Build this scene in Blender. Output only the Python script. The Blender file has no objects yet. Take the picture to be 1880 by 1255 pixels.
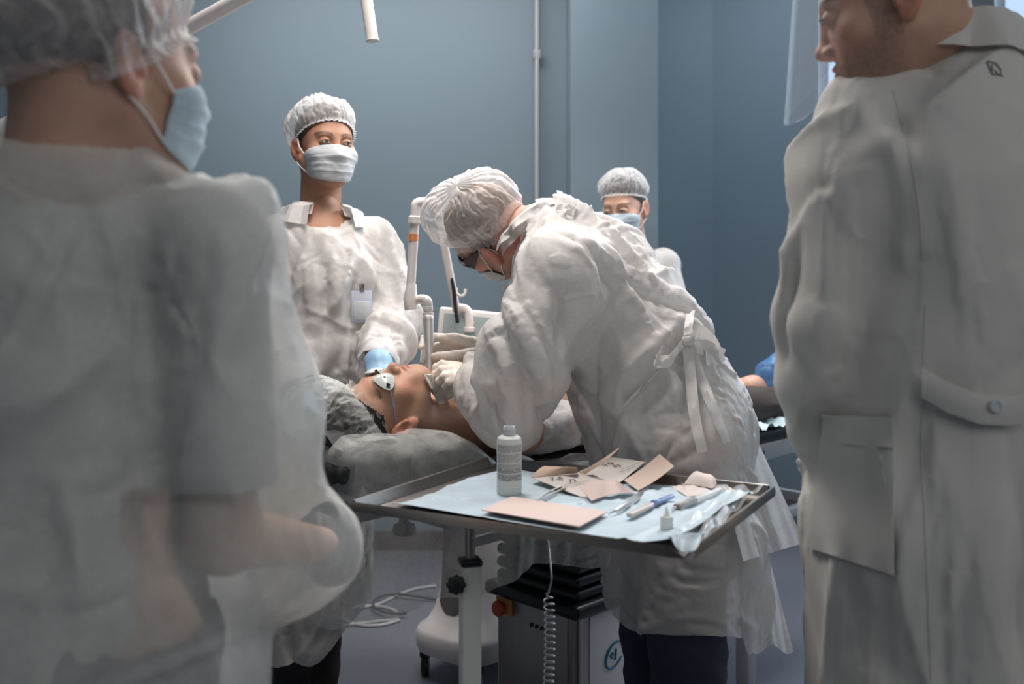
import bpy, bmesh, math, random
import numpy as np
from mathutils import Vector, Matrix
random.seed(7)
S = bpy.context.scene
COL = S.collection
F = 1828.0            # focal length in pixels of the 1880 px wide photograph
CAMH = 1.28           # eye height of the camera
HZ = 500.0            # pixel row of the horizon

# ---------------------------------------------------------------- camera
cam = bpy.data.cameras.new('camera')
cam.lens = 35.0; cam.sensor_width = 36.0
cam.shift_y = -(627.5 - HZ) / 1880.0
cam.clip_start = 0.05
cam.dof.use_dof = True; cam.dof.focus_distance = 2.25; cam.dof.aperture_fstop = 3.2
camo = bpy.data.objects.new('camera', cam); COL.objects.link(camo)
camo.location = (0, 0, CAMH); camo.rotation_euler = (math.pi/2, 0, 0)
S.camera = camo

# ---------------------------------------------------------------- light
S.view_settings.view_transform = 'Standard'
S.view_settings.look = 'None'
S.view_settings.gamma = 1.0
S.view_settings.use_curve_mapping = False
S.view_settings.exposure = 0.0
S.cycles.use_denoising = True
S.cycles.max_bounces = 8; S.cycles.transparent_max_bounces = 24
S.cycles.sample_clamp_indirect = 6.0
w = bpy.data.worlds.new('world'); S.world = w; w.use_nodes = True
bg = w.node_tree.nodes['Background']
bg.inputs[0].default_value = (0.60, 0.72, 0.86, 1); bg.inputs[1].default_value = 0.22

def area(name, loc, target, sx, sy, power, col, spread=180):
    l = bpy.data.lights.new(name, 'AREA'); l.shape = 'RECTANGLE'; l.size = sx; l.size_y = sy
    l.energy = power; l.color = col; l.spread = math.radians(spread)
    o = bpy.data.objects.new(name, l); COL.objects.link(o); o.location = loc
    d = Vector(target) - Vector(loc)
    o.rotation_euler = d.to_track_quat('-Z', 'Y').to_euler()
    return o
area('operating_lamp_light', (-0.25, 2.15, 2.75), (-0.15, 2.45, 0.9), 0.55, 0.55, 17, (1.0, 0.91, 0.85), 120)
area('procedure_light', (0.95, 3.35, 2.75), (0.2, 2.4, 1.0), 0.6, 0.6, 22, (1.0, 0.95, 0.91), 130)
area('ceiling_fill_light', (-0.6, 3.6, 2.9), (-0.6, 3.6, 0), 1.6, 1.0, 37, (1.0, 0.97, 0.95))  # broad unseen fill, added under the ceiling to soften the contrast
area('front_fill_light', (0.2, -0.6, 2.9), (0.2, 1.0, 1.0), 2.2, 1.4, 6, (0.98, 0.98, 1.0))  # added fill from behind the camera, no actual fixture
area('rear_fill_light', (1.3, 4.3, 3.1), (1.2, 4.6, 0.0), 1.0, 0.8, 13, (0.86, 0.93, 1.0))  # extra bluish fill, added to brighten the dark wall at the right
area('side_window_light', (2.3, -1.1, 2.5), (0.3, 1.6, 1.1), 3.0, 1.8, 23, (1.0, 0.97, 0.94))
area('window_daylight', (2.6, 4.0, 2.0), (0.3, 1.2, 1.2), 1.6, 1.6, 40, (0.72, 0.86, 1.0))

# ---------------------------------------------------------------- helpers
def P(x, y, z):
    """point seen at pixel (x, y) of the photograph, z metres in front of the camera"""
    return np.array([(x - 940.0) * z / F, z, CAMH - (y - HZ) * z / F])

def caster(V, Q):
    """returns f(px, py, lift): the point of the surface seen at that pixel, lifted towards the viewer"""
    from mathutils.bvhtree import BVHTree
    b = BVHTree.FromPolygons([Vector(v) for v in V], [list(map(int, q)) for q in Q]); eye = Vector((0, 0, CAMH))
    def f(px, py, lift=.004, z=2.2):
        d = (Vector(P(px, py, 1.0))-eye).normalized(); h = b.ray_cast(eye, d)
        return np.array(h[0]-d*lift) if h[0] is not None else P(px, py, z)
    return f

def nn(v):
    v = np.asarray(v, float); return v / max(np.linalg.norm(v), 1e-9)

MATS = {}
def mat(name, col, rough=0.6, metal=0.0, bump=0.0, bscale=60.0, vary=0.0, vscale=8.0, trans=0.0, alpha=1.0,
        sss=0.0, emit=None, coat=0.0, fibre=0.0, ior=1.45, transmission=0.0, spec=0.5, vcol=False, stretch=(1, 1, 1), sheen=0.0, aniso=0.0, fscale=130, edge=0.0):
    m = bpy.data.materials.new(name); m.use_nodes = True; nt = m.node_tree; N = nt.nodes; L = nt.links
    b = N['Principled BSDF']; out = N['Material Output']
    b.inputs['Base Color'].default_value = (*col, 1); b.inputs['Roughness'].default_value = rough
    b.inputs['Metallic'].default_value = metal; b.inputs['IOR'].default_value = ior
    b.inputs['Transmission Weight'].default_value = transmission
    b.inputs['Specular IOR Level'].default_value = spec
    b.inputs['Coat Weight'].default_value = coat
    b.inputs['Sheen Weight'].default_value = sheen
    b.inputs['Anisotropic'].default_value = aniso
    if sss: b.inputs['Subsurface Weight'].default_value = sss; b.inputs['Subsurface Radius'].default_value = (0.012, 0.005, 0.003); b.inputs['Subsurface Scale'].default_value = 1.0
    tc = N.new('ShaderNodeTexCoord'); mp = N.new('ShaderNodeMapping'); mp.inputs['Scale'].default_value = stretch
    L.new(tc.outputs['Object'], mp.inputs[0])
    colsock = None
    if vcol:
        va = N.new('ShaderNodeVertexColor'); va.layer_name = 'paint'; colsock = va.outputs[0]
    if vary:
        n = N.new('ShaderNodeTexNoise'); n.inputs['Scale'].default_value = vscale; n.inputs['Detail'].default_value = 6
        L.new(mp.outputs[0], n.inputs['Vector'])
        r = N.new('ShaderNodeMapRange'); r.inputs['From Min'].default_value = .3; r.inputs['From Max'].default_value = .7
        r.inputs['To Min'].default_value = 1 - vary; r.inputs['To Max'].default_value = 1 + vary * .5
        L.new(n.outputs[0], r.inputs[0])
        mx = N.new('ShaderNodeMix'); mx.data_type = 'RGBA'; mx.blend_type = 'MULTIPLY'; mx.inputs[0].default_value = 1
        if colsock: L.new(colsock, mx.inputs[6])
        else: mx.inputs[6].default_value = (*col, 1)
        L.new(r.outputs[0], mx.inputs[7]); colsock = mx.outputs[2]
    if colsock: L.new(colsock, b.inputs['Base Color'])
    nrm = None
    if bump:
        n2 = N.new('ShaderNodeTexNoise'); n2.inputs['Scale'].default_value = bscale; n2.inputs['Detail'].default_value = 5
        L.new(mp.outputs[0], n2.inputs['Vector'])
        bp = N.new('ShaderNodeBump'); bp.inputs['Strength'].default_value = min(1, bump * 1.0); bp.inputs['Distance'].default_value = 0.004
        L.new(n2.outputs[0], bp.inputs['Height']); L.new(bp.outputs[0], b.inputs['Normal']); nrm = bp.outputs[0]
    sh = b.outputs[0]
    if trans:
        t = N.new('ShaderNodeBsdfTranslucent'); t.inputs[0].default_value = (*col, 1)
        if nrm: L.new(nrm, t.inputs['Normal'])
        ms = N.new('ShaderNodeMixShader'); ms.inputs[0].default_value = trans
        L.new(sh, ms.inputs[1]); L.new(t.outputs[0], ms.inputs[2]); sh = ms.outputs[0]
    if alpha < 1 or fibre:
        tr = N.new('ShaderNodeBsdfTransparent'); ms = N.new('ShaderNodeMixShader')
        L.new(tr.outputs[0], ms.inputs[1]); L.new(sh, ms.inputs[2]); ms.inputs[0].default_value = alpha
        if fibre:
            n3 = N.new('ShaderNodeTexNoise'); n3.inputs['Scale'].default_value = fscale; n3.inputs['Detail'].default_value = 8; n3.inputs['Roughness'].default_value = .7
            L.new(mp.outputs[0], n3.inputs['Vector'])
            r3 = N.new('ShaderNodeMapRange'); r3.inputs['From Min'].default_value = .35; r3.inputs['From Max'].default_value = .65
            r3.inputs['To Min'].default_value = alpha - fibre; r3.inputs['To Max'].default_value = min(1, alpha + fibre)
            L.new(n3.outputs[0], r3.inputs[0]); L.new(r3.outputs[0], ms.inputs[0])
        if edge:
            lw = N.new('ShaderNodeLayerWeight'); lw.inputs[0].default_value = .45
            if nrm: L.new(nrm, lw.inputs['Normal'])
            ml = N.new('ShaderNodeMath'); ml.operation = 'MULTIPLY_ADD'; ml.inputs[1].default_value = edge; ml.use_clamp = True
            L.new(lw.outputs['Facing'], ml.inputs[0])
            src = ms.inputs[0].links[0].from_socket if ms.inputs[0].is_linked else None
            if src: L.new(src, ml.inputs[2])
            else: ml.inputs[2].default_value = alpha
            L.new(ml.outputs[0], ms.inputs[0])
        sh = ms.outputs[0]
    if emit:
        b.inputs['Emission Color'].default_value = (*emit[0], 1); b.inputs['Emission Strength'].default_value = emit[1]
    if sh is not b.outputs[0]: L.new(sh, out.inputs[0])
    MATS[name] = m
    return m

def link(name, me, m=None, parent=None, smooth=True):
    o = bpy.data.objects.new(name, me); COL.objects.link(o)
    if m is not None and not me.materials: me.materials.append(m)
    if parent is not None: o.parent = parent; o.matrix_parent_inverse = parent.matrix_world.inverted()
    if smooth:
        me.polygons.foreach_set('use_smooth', np.ones(len(me.polygons), bool))
    return o

def meshobj(name, V, Q, m, parent=None, smooth=True, paint=None):
    me = bpy.data.meshes.new(name)
    me.from_pydata(np.asarray(V).tolist(), [], [list(map(int, q)) for q in Q]); me.update()
    if paint is not None:
        at = me.color_attributes.new('paint', 'FLOAT_COLOR', 'POINT')
        at.data.foreach_set('color', np.c_[paint, np.ones(len(paint))].astype(np.float32).ravel())
    return link(name, me, m, parent, smooth)

def tag(o, label=None, cat=None, group=None, kind=None):
    if label: o['label'] = label
    if cat: o['category'] = cat
    if group: o['group'] = group
    if kind: o['kind'] = kind
    return o

def thing(name, loc, label, cat, group=None):
    o = bpy.data.objects.new(name, None); COL.objects.link(o); o.location = loc; o.empty_display_size = .1
    bpy.context.view_layer.update()
    return tag(o, label, cat, group)

def settle():
    bpy.context.view_layer.update()

# --- boxes, tubes, lathes collected into one mesh
class MB:
    def __init__(s): s.bm = bmesh.new()
    def box(s, c, size, R=None, bevel=0.0, seg=2):
        g = bmesh.ops.create_cube(s.bm, size=1.0); vs = g['verts']
        for v in vs: v.co = Vector((v.co.x*size[0], v.co.y*size[1], v.co.z*size[2]))
        if bevel:
            es = list({e for v in vs for e in v.link_edges})
            r = bmesh.ops.bevel(s.bm, geom=es, offset=bevel, segments=seg, affect='EDGES', profile=.5)
            vs = list({v for f in r['faces'] for v in f.verts} | {v for v in vs if v.is_valid})
        M = Matrix(np.asarray(R).tolist()) if R is not None else Matrix.Identity(3)
        for v in vs: v.co = M @ v.co + Vector(c)
        return s
    def poly(s, pts, thick, nrm):
        """extruded polygon: pts 3-D ring, extruded by thick along nrm"""
        n = Vector(nrm) * thick
        a = [s.bm.verts.new(Vector(p)) for p in pts]; b = [s.bm.verts.new(Vector(p) + n) for p in pts]
        k = len(pts); s.bm.faces.new(a); s.bm.faces.new(b[::-1])
        for i in range(k): s.bm.faces.new((a[i], b[i], b[(i+1) % k], a[(i+1) % k]))
        return s
    def tube(s, pts, r, n=12, cap=True, closed=False):
        pts = [np.asarray(p, float) for p in pts]; m = len(pts)
        rs = list(r) if hasattr(r, '__len__') else [r]*m
        up = None; rings = []
        for i in range(m):
            if closed: t = nn(pts[(i+1) % m] - pts[i-1])
            else: t = nn(pts[min(i+1, m-1)] - pts[max(i-1, 0)])
            if up is None: up = np.array([0, 0, 1.]) if abs(t[2]) < .9 else np.array([1., 0, 0])
            a = nn(np.cross(t, up)); b = np.cross(a, t); up = b
            rings.append([s.bm.verts.new(Vector(pts[i] + rs[i]*(math.cos(2*math.pi*k/n)*a + math.sin(2*math.pi*k/n)*b))) for k in range(n)])
        for i in range(m if closed else m-1):
            A, B = rings[i], rings[(i+1) % m]
            for k in range(n): s.bm.faces.new((A[k], A[(k+1) % n], B[(k+1) % n], B[k]))
        if cap and not closed:
            s.bm.faces.new(rings[0][::-1]); s.bm.faces.new(rings[-1])
        return s
    def lathe(s, base, axis, prof, n=24):
        """prof: (r, h) along axis from base"""
        axis = nn(axis); h = [np.asarray(base) + axis*p[1] for p in prof]
        t = axis; up = np.array([0, 0, 1.]) if abs(t[2]) < .9 else np.array([1., 0, 0])
        a = nn(np.cross(t, up)); b = np.cross(a, t); rings = []
        for c, p in zip(h, prof):
            rings.append([s.bm.verts.new(Vector(c + max(p[0], 1e-5)*(math.cos(2*math.pi*k/n)*a + math.sin(2*math.pi*k/n)*b))) for k in range(n)])
        for A, B in zip(rings, rings[1:]):
            for k in range(n): s.bm.faces.new((A[k], A[(k+1) % n], B[(k+1) % n], B[k]))
        s.bm.faces.new(rings[0][::-1]); s.bm.faces.new(rings[-1])
        return s
    def grid(s, G, thick=0.0):
        """G: (a, b, 3) array of points"""
        G = np.asarray(G); a, b = G.shape[:2]
        vs = [[s.bm.verts.new(Vector(G[i, j])) for j in range(b)] for i in range(a)]
        for i in range(a-1):
            for j in range(b-1): s.bm.faces.new((vs[i][j], vs[i+1][j], vs[i+1][j+1], vs[i][j+1]))
        if thick:
            s.bm.normal_update(); 
            bmesh.ops.solidify(s.bm, geom=s.bm.faces[:], thickness=thick)
        return s
    def build(s, name, m, parent=None, smooth=True, angle=35):
        s.bm.normal_update()
        bmesh.ops.recalc_face_normals(s.bm, faces=s.bm.faces[:])
        me = bpy.data.meshes.new(name); s.bm.to_mesh(me); s.bm.free()
        o = link(name, me, m, parent, smooth)
        if smooth: me.set_sharp_from_angle(angle=math.radians(angle))
        return o

def smooth_path(pts, n=8):
    """Catmull-Rom through pts"""
    p = [np.asarray(q, float) for q in pts]; p = [2*p[0]-p[1]] + p + [2*p[-1]-p[-2]]; out = []
    for i in range(1, len(p)-2):
        for k in range(n):
            t = k/n
            out.append(.5*((2*p[i]) + (-p[i-1]+p[i+1])*t + (2*p[i-1]-5*p[i]+4*p[i+1]-p[i+2])*t*t + (-p[i-1]+3*p[i]-3*p[i+1]+p[i+2])*t**3))
    out.append(p[-2]); return out

# ---------------------------------------------------------------- implicit surfaces -> meshes
def d_cap(p, a, b, ra, rb, sq=None):
    a = np.asarray(a, np.float32); b = np.asarray(b, np.float32)
    ab = b-a; t = np.clip(((p-a) @ ab) / max(float(ab @ ab), 1e-9), 0, 1)
    q = p - a - t[:, None]*ab
    if sq is not None:      # flattened cross-section: sq = (axis, factor)
        ax = np.asarray(nn(sq[0]), np.float32); h = q @ ax
        q = q + np.outer(h*(1/sq[1]-1), ax)
        return (np.sqrt((q*q).sum(1)) - (ra + (rb-ra)*t)) * min(1, sq[1])
    return np.sqrt((q*q).sum(1)) - (ra + (rb-ra)*t)

def d_ell(p, c, r, R=None):
    q = p - np.asarray(c, np.float32)
    if R is not None: q = q @ np.asarray(R, np.float32)
    r = np.asarray(r, np.float32)
    k0 = np.sqrt(((q/r)**2).sum(1)); k1 = np.sqrt(((q/(r*r))**2).sum(1))
    return k0*(k0-1)/np.maximum(k1, 1e-6)

def d_box(p, c, h, R=None, rr=0.01):
    q = p - np.asarray(c, np.float32)
    if R is not None: q = q @ np.asarray(R, np.float32)
    q = np.abs(q) - (np.asarray(h, np.float32) - rr)
    return np.sqrt((np.maximum(q, 0)**2).sum(1)) + np.minimum(q.max(1), 0) - rr

def smin(a, b, k):
    if k <= 0: return np.minimum(a, b)
    h = np.maximum(k - np.abs(a-b), 0)/k
    return np.minimum(a, b) - h*h*k*.25

class SDF:
    """list of (kind, args, blend); kind 'cap' / 'ell' / 'box'; blend < 0 carves"""
    def __init__(s): s.it = []
    def cap(s, a, b, ra, rb, k=.03, sq=None): s.it.append(('c', (a, b, ra, rb, sq), k)); return s
    def ell(s, c, r, R=None, k=.03): s.it.append(('e', (c, r, R), k)); return s
    def box(s, c, h, R=None, rr=.01, k=.01): s.it.append(('b', (c, h, R, rr), k)); return s
    def carve(s, c, r, R=None, k=.01): s.it.append(('e', (c, r, R), -k)); return s
    def carvebox(s, c, h, R=None, rr=.01, k=.01): s.it.append(('b', (c, h, R, rr), -k)); return s
    def chain(s, pts, rs, k=.03, sq=None):
        for i in range(len(pts)-1): s.cap(pts[i], pts[i+1], rs[i], rs[i+1], k, sq)
        return s
    def add(s, other): s.it += other.it; return s
    def __call__(s, p):
        p = np.asarray(p, np.float32); d = None
        for kd, a, k in s.it:
            e = d_cap(p, *a) if kd == 'c' else d_ell(p, *a) if kd == 'e' else d_box(p, *a)
            if d is None: d = e
            elif k >= 0: d = smin(d, e, k)
            else: d = -smin(-d, e, -k)
        return d
    def bounds(s):
        lo = np.full(3, 1e9); hi = -lo
        for kd, a, k in s.it:
            if k < 0: continue
            if kd == 'c':
                r = max(a[2], a[3])
                for q in a[:2]: lo = np.minimum(lo, np.asarray(q)-r); hi = np.maximum(hi, np.asarray(q)+r)
            else:
                r = max(a[1])*1.1 if kd == 'e' else np.linalg.norm(a[1])
                lo = np.minimum(lo, np.asarray(a[0])-r); hi = np.maximum(hi, np.asarray(a[0])+r)
        return lo, hi

def isomesh(f, h, lo=None, hi=None, off=0.0, relax=1, slack=1.35):
    """naive surface nets over the blocks that the surface crosses"""
    if lo is None: lo, hi = f.bounds(); lo = lo - .03 - off; hi = hi + .03 + off
    lo = np.asarray(lo, float); nb = np.ceil((np.asarray(hi)-lo)/(8*h)).astype(int)
    B = np.stack(np.meshgrid(*[np.arange(n) for n in nb], indexing='ij'), -1).reshape(-1, 3)
    c = lo + (B+.5)*8*h
    d = f(c) - off
    B = B[np.abs(d) < 8*h*.866*slack + h]
    g = np.stack(np.meshgrid(*[np.arange(9)]*3, indexing='ij'), -1).reshape(-1, 3)
    nbk = len(B); V = np.empty((nbk, 729), np.float32)
    for i in range(0, nbk, 400):
        pts = (lo + (B[i:i+400, None]*8 + g[None])*h).reshape(-1, 3)
        V[i:i+400] = (f(pts) - off).reshape(-1, 729)
    V = V.reshape(nbk, 9, 9, 9); V[V == 0] = 1e-7
    dims = nb*8 + 2
    key = lambda ijk: (ijk[..., 0]*dims[1] + ijk[..., 1])*dims[2] + ijk[..., 2]
    neg = V < 0
    cn = [(a, b, c2) for a in (0, 1) for b in (0, 1) for c2 in (0, 1)]
    cnt = sum(neg[:, a:a+8, b:b+8, c2:c2+8].astype(np.int8) for a, b, c2 in cn)
    act = np.argwhere((cnt > 0) & (cnt < 8))
    bi = act[:, 0]; ijk = B[bi]*8 + act[:, 1:]
    cv = np.stack([V[bi, act[:, 1]+a, act[:, 2]+b, act[:, 3]+c2] for a, b, c2 in cn], 1)
    cp = np.array(cn, float); acc = np.zeros((len(act), 3)); num = np.zeros(len(act))
    for u in range(8):
        for v in range(u+1, 8):
            if abs(cp[u]-cp[v]).sum() != 1: continue
            m = (cv[:, u] < 0) != (cv[:, v] < 0)
            t = np.where(m, cv[:, u]/np.where(m, cv[:, u]-cv[:, v], 1), 0)
            acc += np.where(m[:, None], cp[u] + t[:, None]*(cp[v]-cp[u]), 0); num += m
    pos = lo + (ijk + acc/num[:, None])*h
    k = key(ijk); o = np.argsort(k); ks = k[o]
    def look(q):
        kk = key(q); i = np.searchsorted(ks, kk); i = np.minimum(i, len(ks)-1)
        return np.where(ks[i] == kk, o[i], -1)
    quads = []
    for ax in range(3):
        s1 = [slice(0, 8)]*3; s2 = [slice(0, 8)]*3; s2[ax] = slice(1, 9)
        a = neg[(slice(None), *s1)]; b = neg[(slice(None), *s2)]
        e = np.argwhere(a != b)
        q0 = B[e[:, 0]]*8 + e[:, 1:]; flip = a[tuple(e.T)]
        u = np.zeros(3, int); v = np.zeros(3, int); u[(ax+1) % 3] = 1; v[(ax+2) % 3] = 1
        ids = np.stack([look(q0-u-v), look(q0-v), look(q0), look(q0-u)], 1)
        ids[~flip] = ids[~flip][:, ::-1]
        quads.append(ids[(ids >= 0).all(1)])
    Q = np.concatenate(quads)
    for _ in range(relax):
        pos = laplace(pos, Q, .5)
        pos = project(pos, f, off)
    return pos, Q

def grad(f, p, e=.002):
    d0 = f(p)
    g = np.stack([f(p + np.eye(3)[i]*e) - d0 for i in range(3)], 1)/e
    return d0, g/np.maximum(np.linalg.norm(g, axis=1), 1e-6)[:, None]

def project(pos, f, off=0.0):
    d, g = grad(f, pos); return pos - np.clip(d-off, -.02, .02)[:, None]*g

def edges_of(Q):
    Q = np.asarray(Q); E = np.concatenate([Q[:, [0, 1]], Q[:, [1, 2]], Q[:, [2, 3]], Q[:, [3, 0]]])
    E = np.sort(E, 1); return np.unique(E, axis=0)

def vsum(idx, val, n):
    return np.stack([np.bincount(idx, val[:, i], n) for i in range(3)], 1)

def laplace(V, Q, lam, it=1, keep=None):
    E = edges_of(Q); n = len(V); deg = np.bincount(E.ravel(), minlength=n)[:, None]
    for _ in range(it):
        s = vsum(E[:, 0], V[E[:, 1]], n) + vsum(E[:, 1], V[E[:, 0]], n)
        W = V + lam*(s/np.maximum(deg, 1) - V)
        if keep is not None: W[keep] = V[keep]
        V = W
    return V

def smooth_edge(V, Q, it=12):
    E = np.concatenate([Q[:, [0, 1]], Q[:, [1, 2]], Q[:, [2, 3]], Q[:, [3, 0]]]); E = np.sort(E, 1)
    u, c = np.unique(E, axis=0, return_counts=True); B = u[c == 1]; n = len(V)
    deg = np.bincount(B.ravel(), minlength=n)[:, None]; m = deg[:, 0] == 2
    for _ in range(it):
        s = vsum(B[:, 0], V[B[:, 1]], n)+vsum(B[:, 1], V[B[:, 0]], n)
        V = np.where(m[:, None], .5*V+.5*s/np.maximum(deg, 1), V)
    inner = ~(deg[:, 0] > 0)
    return laplace(V, Q, .35, 2) if False else V

def cut(V, Q, keep):
    """drop the vertices where keep is False, with their quads"""
    Q = np.asarray(Q); Q = Q[keep[Q].all(1)]
    used = np.unique(Q); m = -np.ones(len(V), int); m[used] = np.arange(len(used))
    return V[used], m[Q], used

def islands_big(V, Q, least=200):
    """keep only the large connected pieces"""
    E = edges_of(Q); lab = np.arange(len(V))
    for _ in range(400):
        m = np.minimum(lab[E[:, 0]], lab[E[:, 1]]); l2 = lab.copy()
        np.minimum.at(l2, E[:, 0], m); np.minimum.at(l2, E[:, 1], m); l2 = l2[l2]
        if (l2 == lab).all(): break
        lab = l2
    c = np.bincount(lab, minlength=len(V)); return cut(V, Q, c[lab] >= least)

def normals(V, Q):
    Q = np.asarray(Q); n = np.cross(V[Q[:, 2]]-V[Q[:, 0]], V[Q[:, 3]]-V[Q[:, 1]])
    N = sum(vsum(Q[:, i], n, len(V)) for i in range(4))
    return N/np.maximum(np.linalg.norm(N, axis=1), 1e-9)[:, None]

_rng = np.random.RandomState(3)
def vnoise(p, scale, seed=0):
    """smooth value noise, about -1..1"""
    q = np.asarray(p)*scale + seed*17.3; i = np.floor(q).astype(np.int64); f = q-i; f = f*f*(3-2*f)
    def hsh(a):
        h = (a[:, 0]*73856093) ^ (a[:, 1]*19349663) ^ (a[:, 2]*83492791) ^ (seed*7919)
        h = (h ^ (h >> 13))*1274126177 & 0x7fffffff
        return (h & 0xffff)/32767.5 - 1
    r = 0
    for a in (0, 1):
        for b in (0, 1):
            for c in (0, 1):
                wgt = (f[:, 0] if a else 1-f[:, 0])*(f[:, 1] if b else 1-f[:, 1])*(f[:, 2] if c else 1-f[:, 2])
                r = r + wgt*hsh(i + np.array([a, b, c]))
    return r

def drape(V, Q, body=None, pin=None, it=120, grow=1.04, g=1.2e-4, goal=.01, thick=.006, bend=.3, seed=1, seedamp=.004, seedscale=14, creases=(), fold=None):
    """relax a cloth mesh that is a little too large for its shape so that it buckles into folds over the body"""
    n = len(V); V0 = V.copy(); E = edges_of(Q); Q = np.asarray(Q)
    D = np.concatenate([Q[:, [0, 2]], Q[:, [1, 3]]])
    # pairs two edges apart, for stiffness
    A = {}
    em = np.concatenate([Q[:, [0, 1, 2, 3]], Q[:, [1, 2, 3, 0]], Q[:, [2, 3, 0, 1]], Q[:, [3, 0, 1, 2]]])
    kk = np.sort(em[:, :2], 1); kid = kk[:, 0]*n + kk[:, 1]; o = np.argsort(kid, kind='stable'); ko = kid[o]; eo = em[o]
    same = np.nonzero(ko[1:] == ko[:-1])[0]
    def opp(x, y, v): # vertex of x's quad adjacent to v but not on the shared edge
        return np.where(x[:, 0] == v, x[:, 3], x[:, 2])
    x = eo[same]; y = eo[same+1]; v0 = x[:, 0]; v1 = x[:, 1]
    Bp = np.concatenate([np.stack([opp(x, 0, v0), opp(y, 0, v0)], 1), np.stack([opp(x, 0, v1), opp(y, 0, v1)], 1)])
    Bp = np.unique(np.sort(Bp, 1), axis=0)
    ln = lambda C, X: np.linalg.norm(X[C[:, 0]]-X[C[:, 1]], axis=1)
    gr = grow if np.isscalar(grow) else None
    def rest(C):
        r = ln(C, V0)
        return r*(gr if gr is not None else .5*(grow[C[:, 0]]+grow[C[:, 1]]))
    N = normals(V, Q)
    V = V + N*(seedamp*vnoise(V, seedscale, seed)*1.0 + seedamp*.6*vnoise(V, seedscale*2.3, seed+5))[:, None]
    for (a, b, wd, am) in creases:
        V = V - N*(am*crease_w(V, a, b, wd))[:, None]
    if fold:
        V = V + N*auto_folds(V, N, seed=seed, **fold)[:, None]
    V0 = V
    C = np.concatenate([E, D, Bp]); R = np.concatenate([rest(E), rest(D), ln(Bp, V0)*(1.0 + ((gr if gr is not None else grow.mean())-1)*.9)])
    stf = np.concatenate([np.full(len(E), 1.), np.full(len(D), .6), np.full(len(Bp), bend)])
    deg = np.maximum(np.bincount(C.ravel(), np.repeat(stf, 2), n), 1e-6)[:, None]
    Vd = V.copy()
    X = V.copy(); old = X.copy(); dn = None
    free = np.ones(n, bool) if pin is None else ~pin
    gl = goal if np.isscalar(goal) else goal[:, None]
    for k in range(it):
        vel = (X-old)*.92; old = X.copy(); X = X+vel; X[:, 2] -= g
        X += gl*(Vd-X)
        for _ in range(2):
            dlt = X[C[:, 1]]-X[C[:, 0]]; L = np.linalg.norm(dlt, axis=1)
            w = ((L-R)/np.maximum(L, 1e-9)*.5*stf)[:, None]*dlt
            X = X + 1.3*(vsum(C[:, 0], w, n) - vsum(C[:, 1], w, n))/deg
        if body is not None and k % 3 == 0:
            d, gn = grad(body, X, .004); m = (d < thick) & (d > -.06)
            X[m] += (thick-d[m])[:, None]*gn[m]
        if pin is not None: X[pin] = Vd[pin]
    return X

def auto_folds(V, N, n=70, axis=(0, 0, 1), lo=.07, hi=.36, amp=.007, wd=.016, spread=.5, seed=1, foci=(), ffrac=.5, keep=None):
    """many soft-backed, sharp-edged fold lines lying along the cloth, running along axis or fanning out of the foci (points of pull)"""
    R = np.random.RandomState(seed*31+5); D = np.zeros(len(V)); ax = nn(axis); foci = [np.asarray(q, float) for q in foci]
    for k in range(n):
        i = R.randint(len(V)); c = V[i]; nr = N[i]
        if foci and R.rand() < ffrac:
            q = foci[R.randint(len(foci))]; d = c-q; dist = np.linalg.norm(d)
            if dist > .55: continue
            d = nn(d + .25*R.randn(3)*dist)
        else: d = nn(ax + spread*R.randn(3)*.6)
        d = nn(d - nr*(d @ nr)); side = np.cross(nr, d)
        L = lo+(hi-lo)*R.rand()**1.5; w = wd*(.5+R.rand()); a = amp*(.35+R.rand()**2)*(1 if R.rand() < .6 else -1)*min(1, L/.16)
        q = V-c; u = q @ d/(L*.5); v = q @ side; v = v - (R.rand()-.5)*.25*L*u*u*.8; t = q @ nr
        m = (np.abs(u) < 1) & (np.abs(t) < .09) & (np.abs(v) < 4*w)
        v = v[m]; pf = np.where(v > 0, np.exp(-v/(w*.55)), np.exp(v/(w*1.5)))       # steep on one side
        pf = pf - .22
        D[m] += a*pf*np.cos(u[m]*np.pi/2)**1.2
    return np.clip(D, -.03, .03)

def refine(V, Q):
    """each quad into four"""
    Q = np.asarray(Q); n = len(V); M = np.concatenate([Q[:, [0, 1]], Q[:, [1, 2]], Q[:, [2, 3]], Q[:, [3, 0]]]); M = np.sort(M, 1)
    k = M[:, 0].astype(np.int64)*n+M[:, 1]; u, inv = np.unique(k, return_inverse=True); E = np.stack([u//n, u % n], 1)
    W = np.concatenate([V, .5*(V[E[:, 0]]+V[E[:, 1]]), V[Q].mean(1)]); m = len(Q); e = inv.reshape(4, m)+n; c = n+len(E)+np.arange(m)
    Q2 = np.concatenate([np.stack([Q[:, i], e[i], c, e[i-1]], 1) for i in range(4)])
    return laplace(W, Q2, .5, 1), Q2

def crease_w(V, a, b, wd):
    a = np.asarray(a, float); b = np.asarray(b, float); ab = b-a
    t = np.clip((V-a) @ ab/(ab @ ab), 0, 1); q = V-a-t[:, None]*ab
    return np.exp(-(q*q).sum(1)/(wd*wd))*np.sin(np.pi*np.clip(t, .04, .96))**.5

def cloth_obj(name, V, Q, m, parent, sub=1, thick=0.0):
    o = meshobj(name, V, Q, m, parent)
    if sub: md = o.modifiers.new('subsurf', 'SUBSURF'); md.levels = 0; md.render_levels = sub
    if thick: md = o.modifiers.new('solid', 'SOLIDIFY'); md.thickness = thick; md.offset = 0
    return o
def frame(fwd, up):
    """columns: side (subject's right), forward, up"""
    f = nn(fwd); u = np.asarray(up, float); u = nn(u - f*(u @ f)); s = np.cross(f, u)
    return np.stack([s, f, u], 1)
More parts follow.
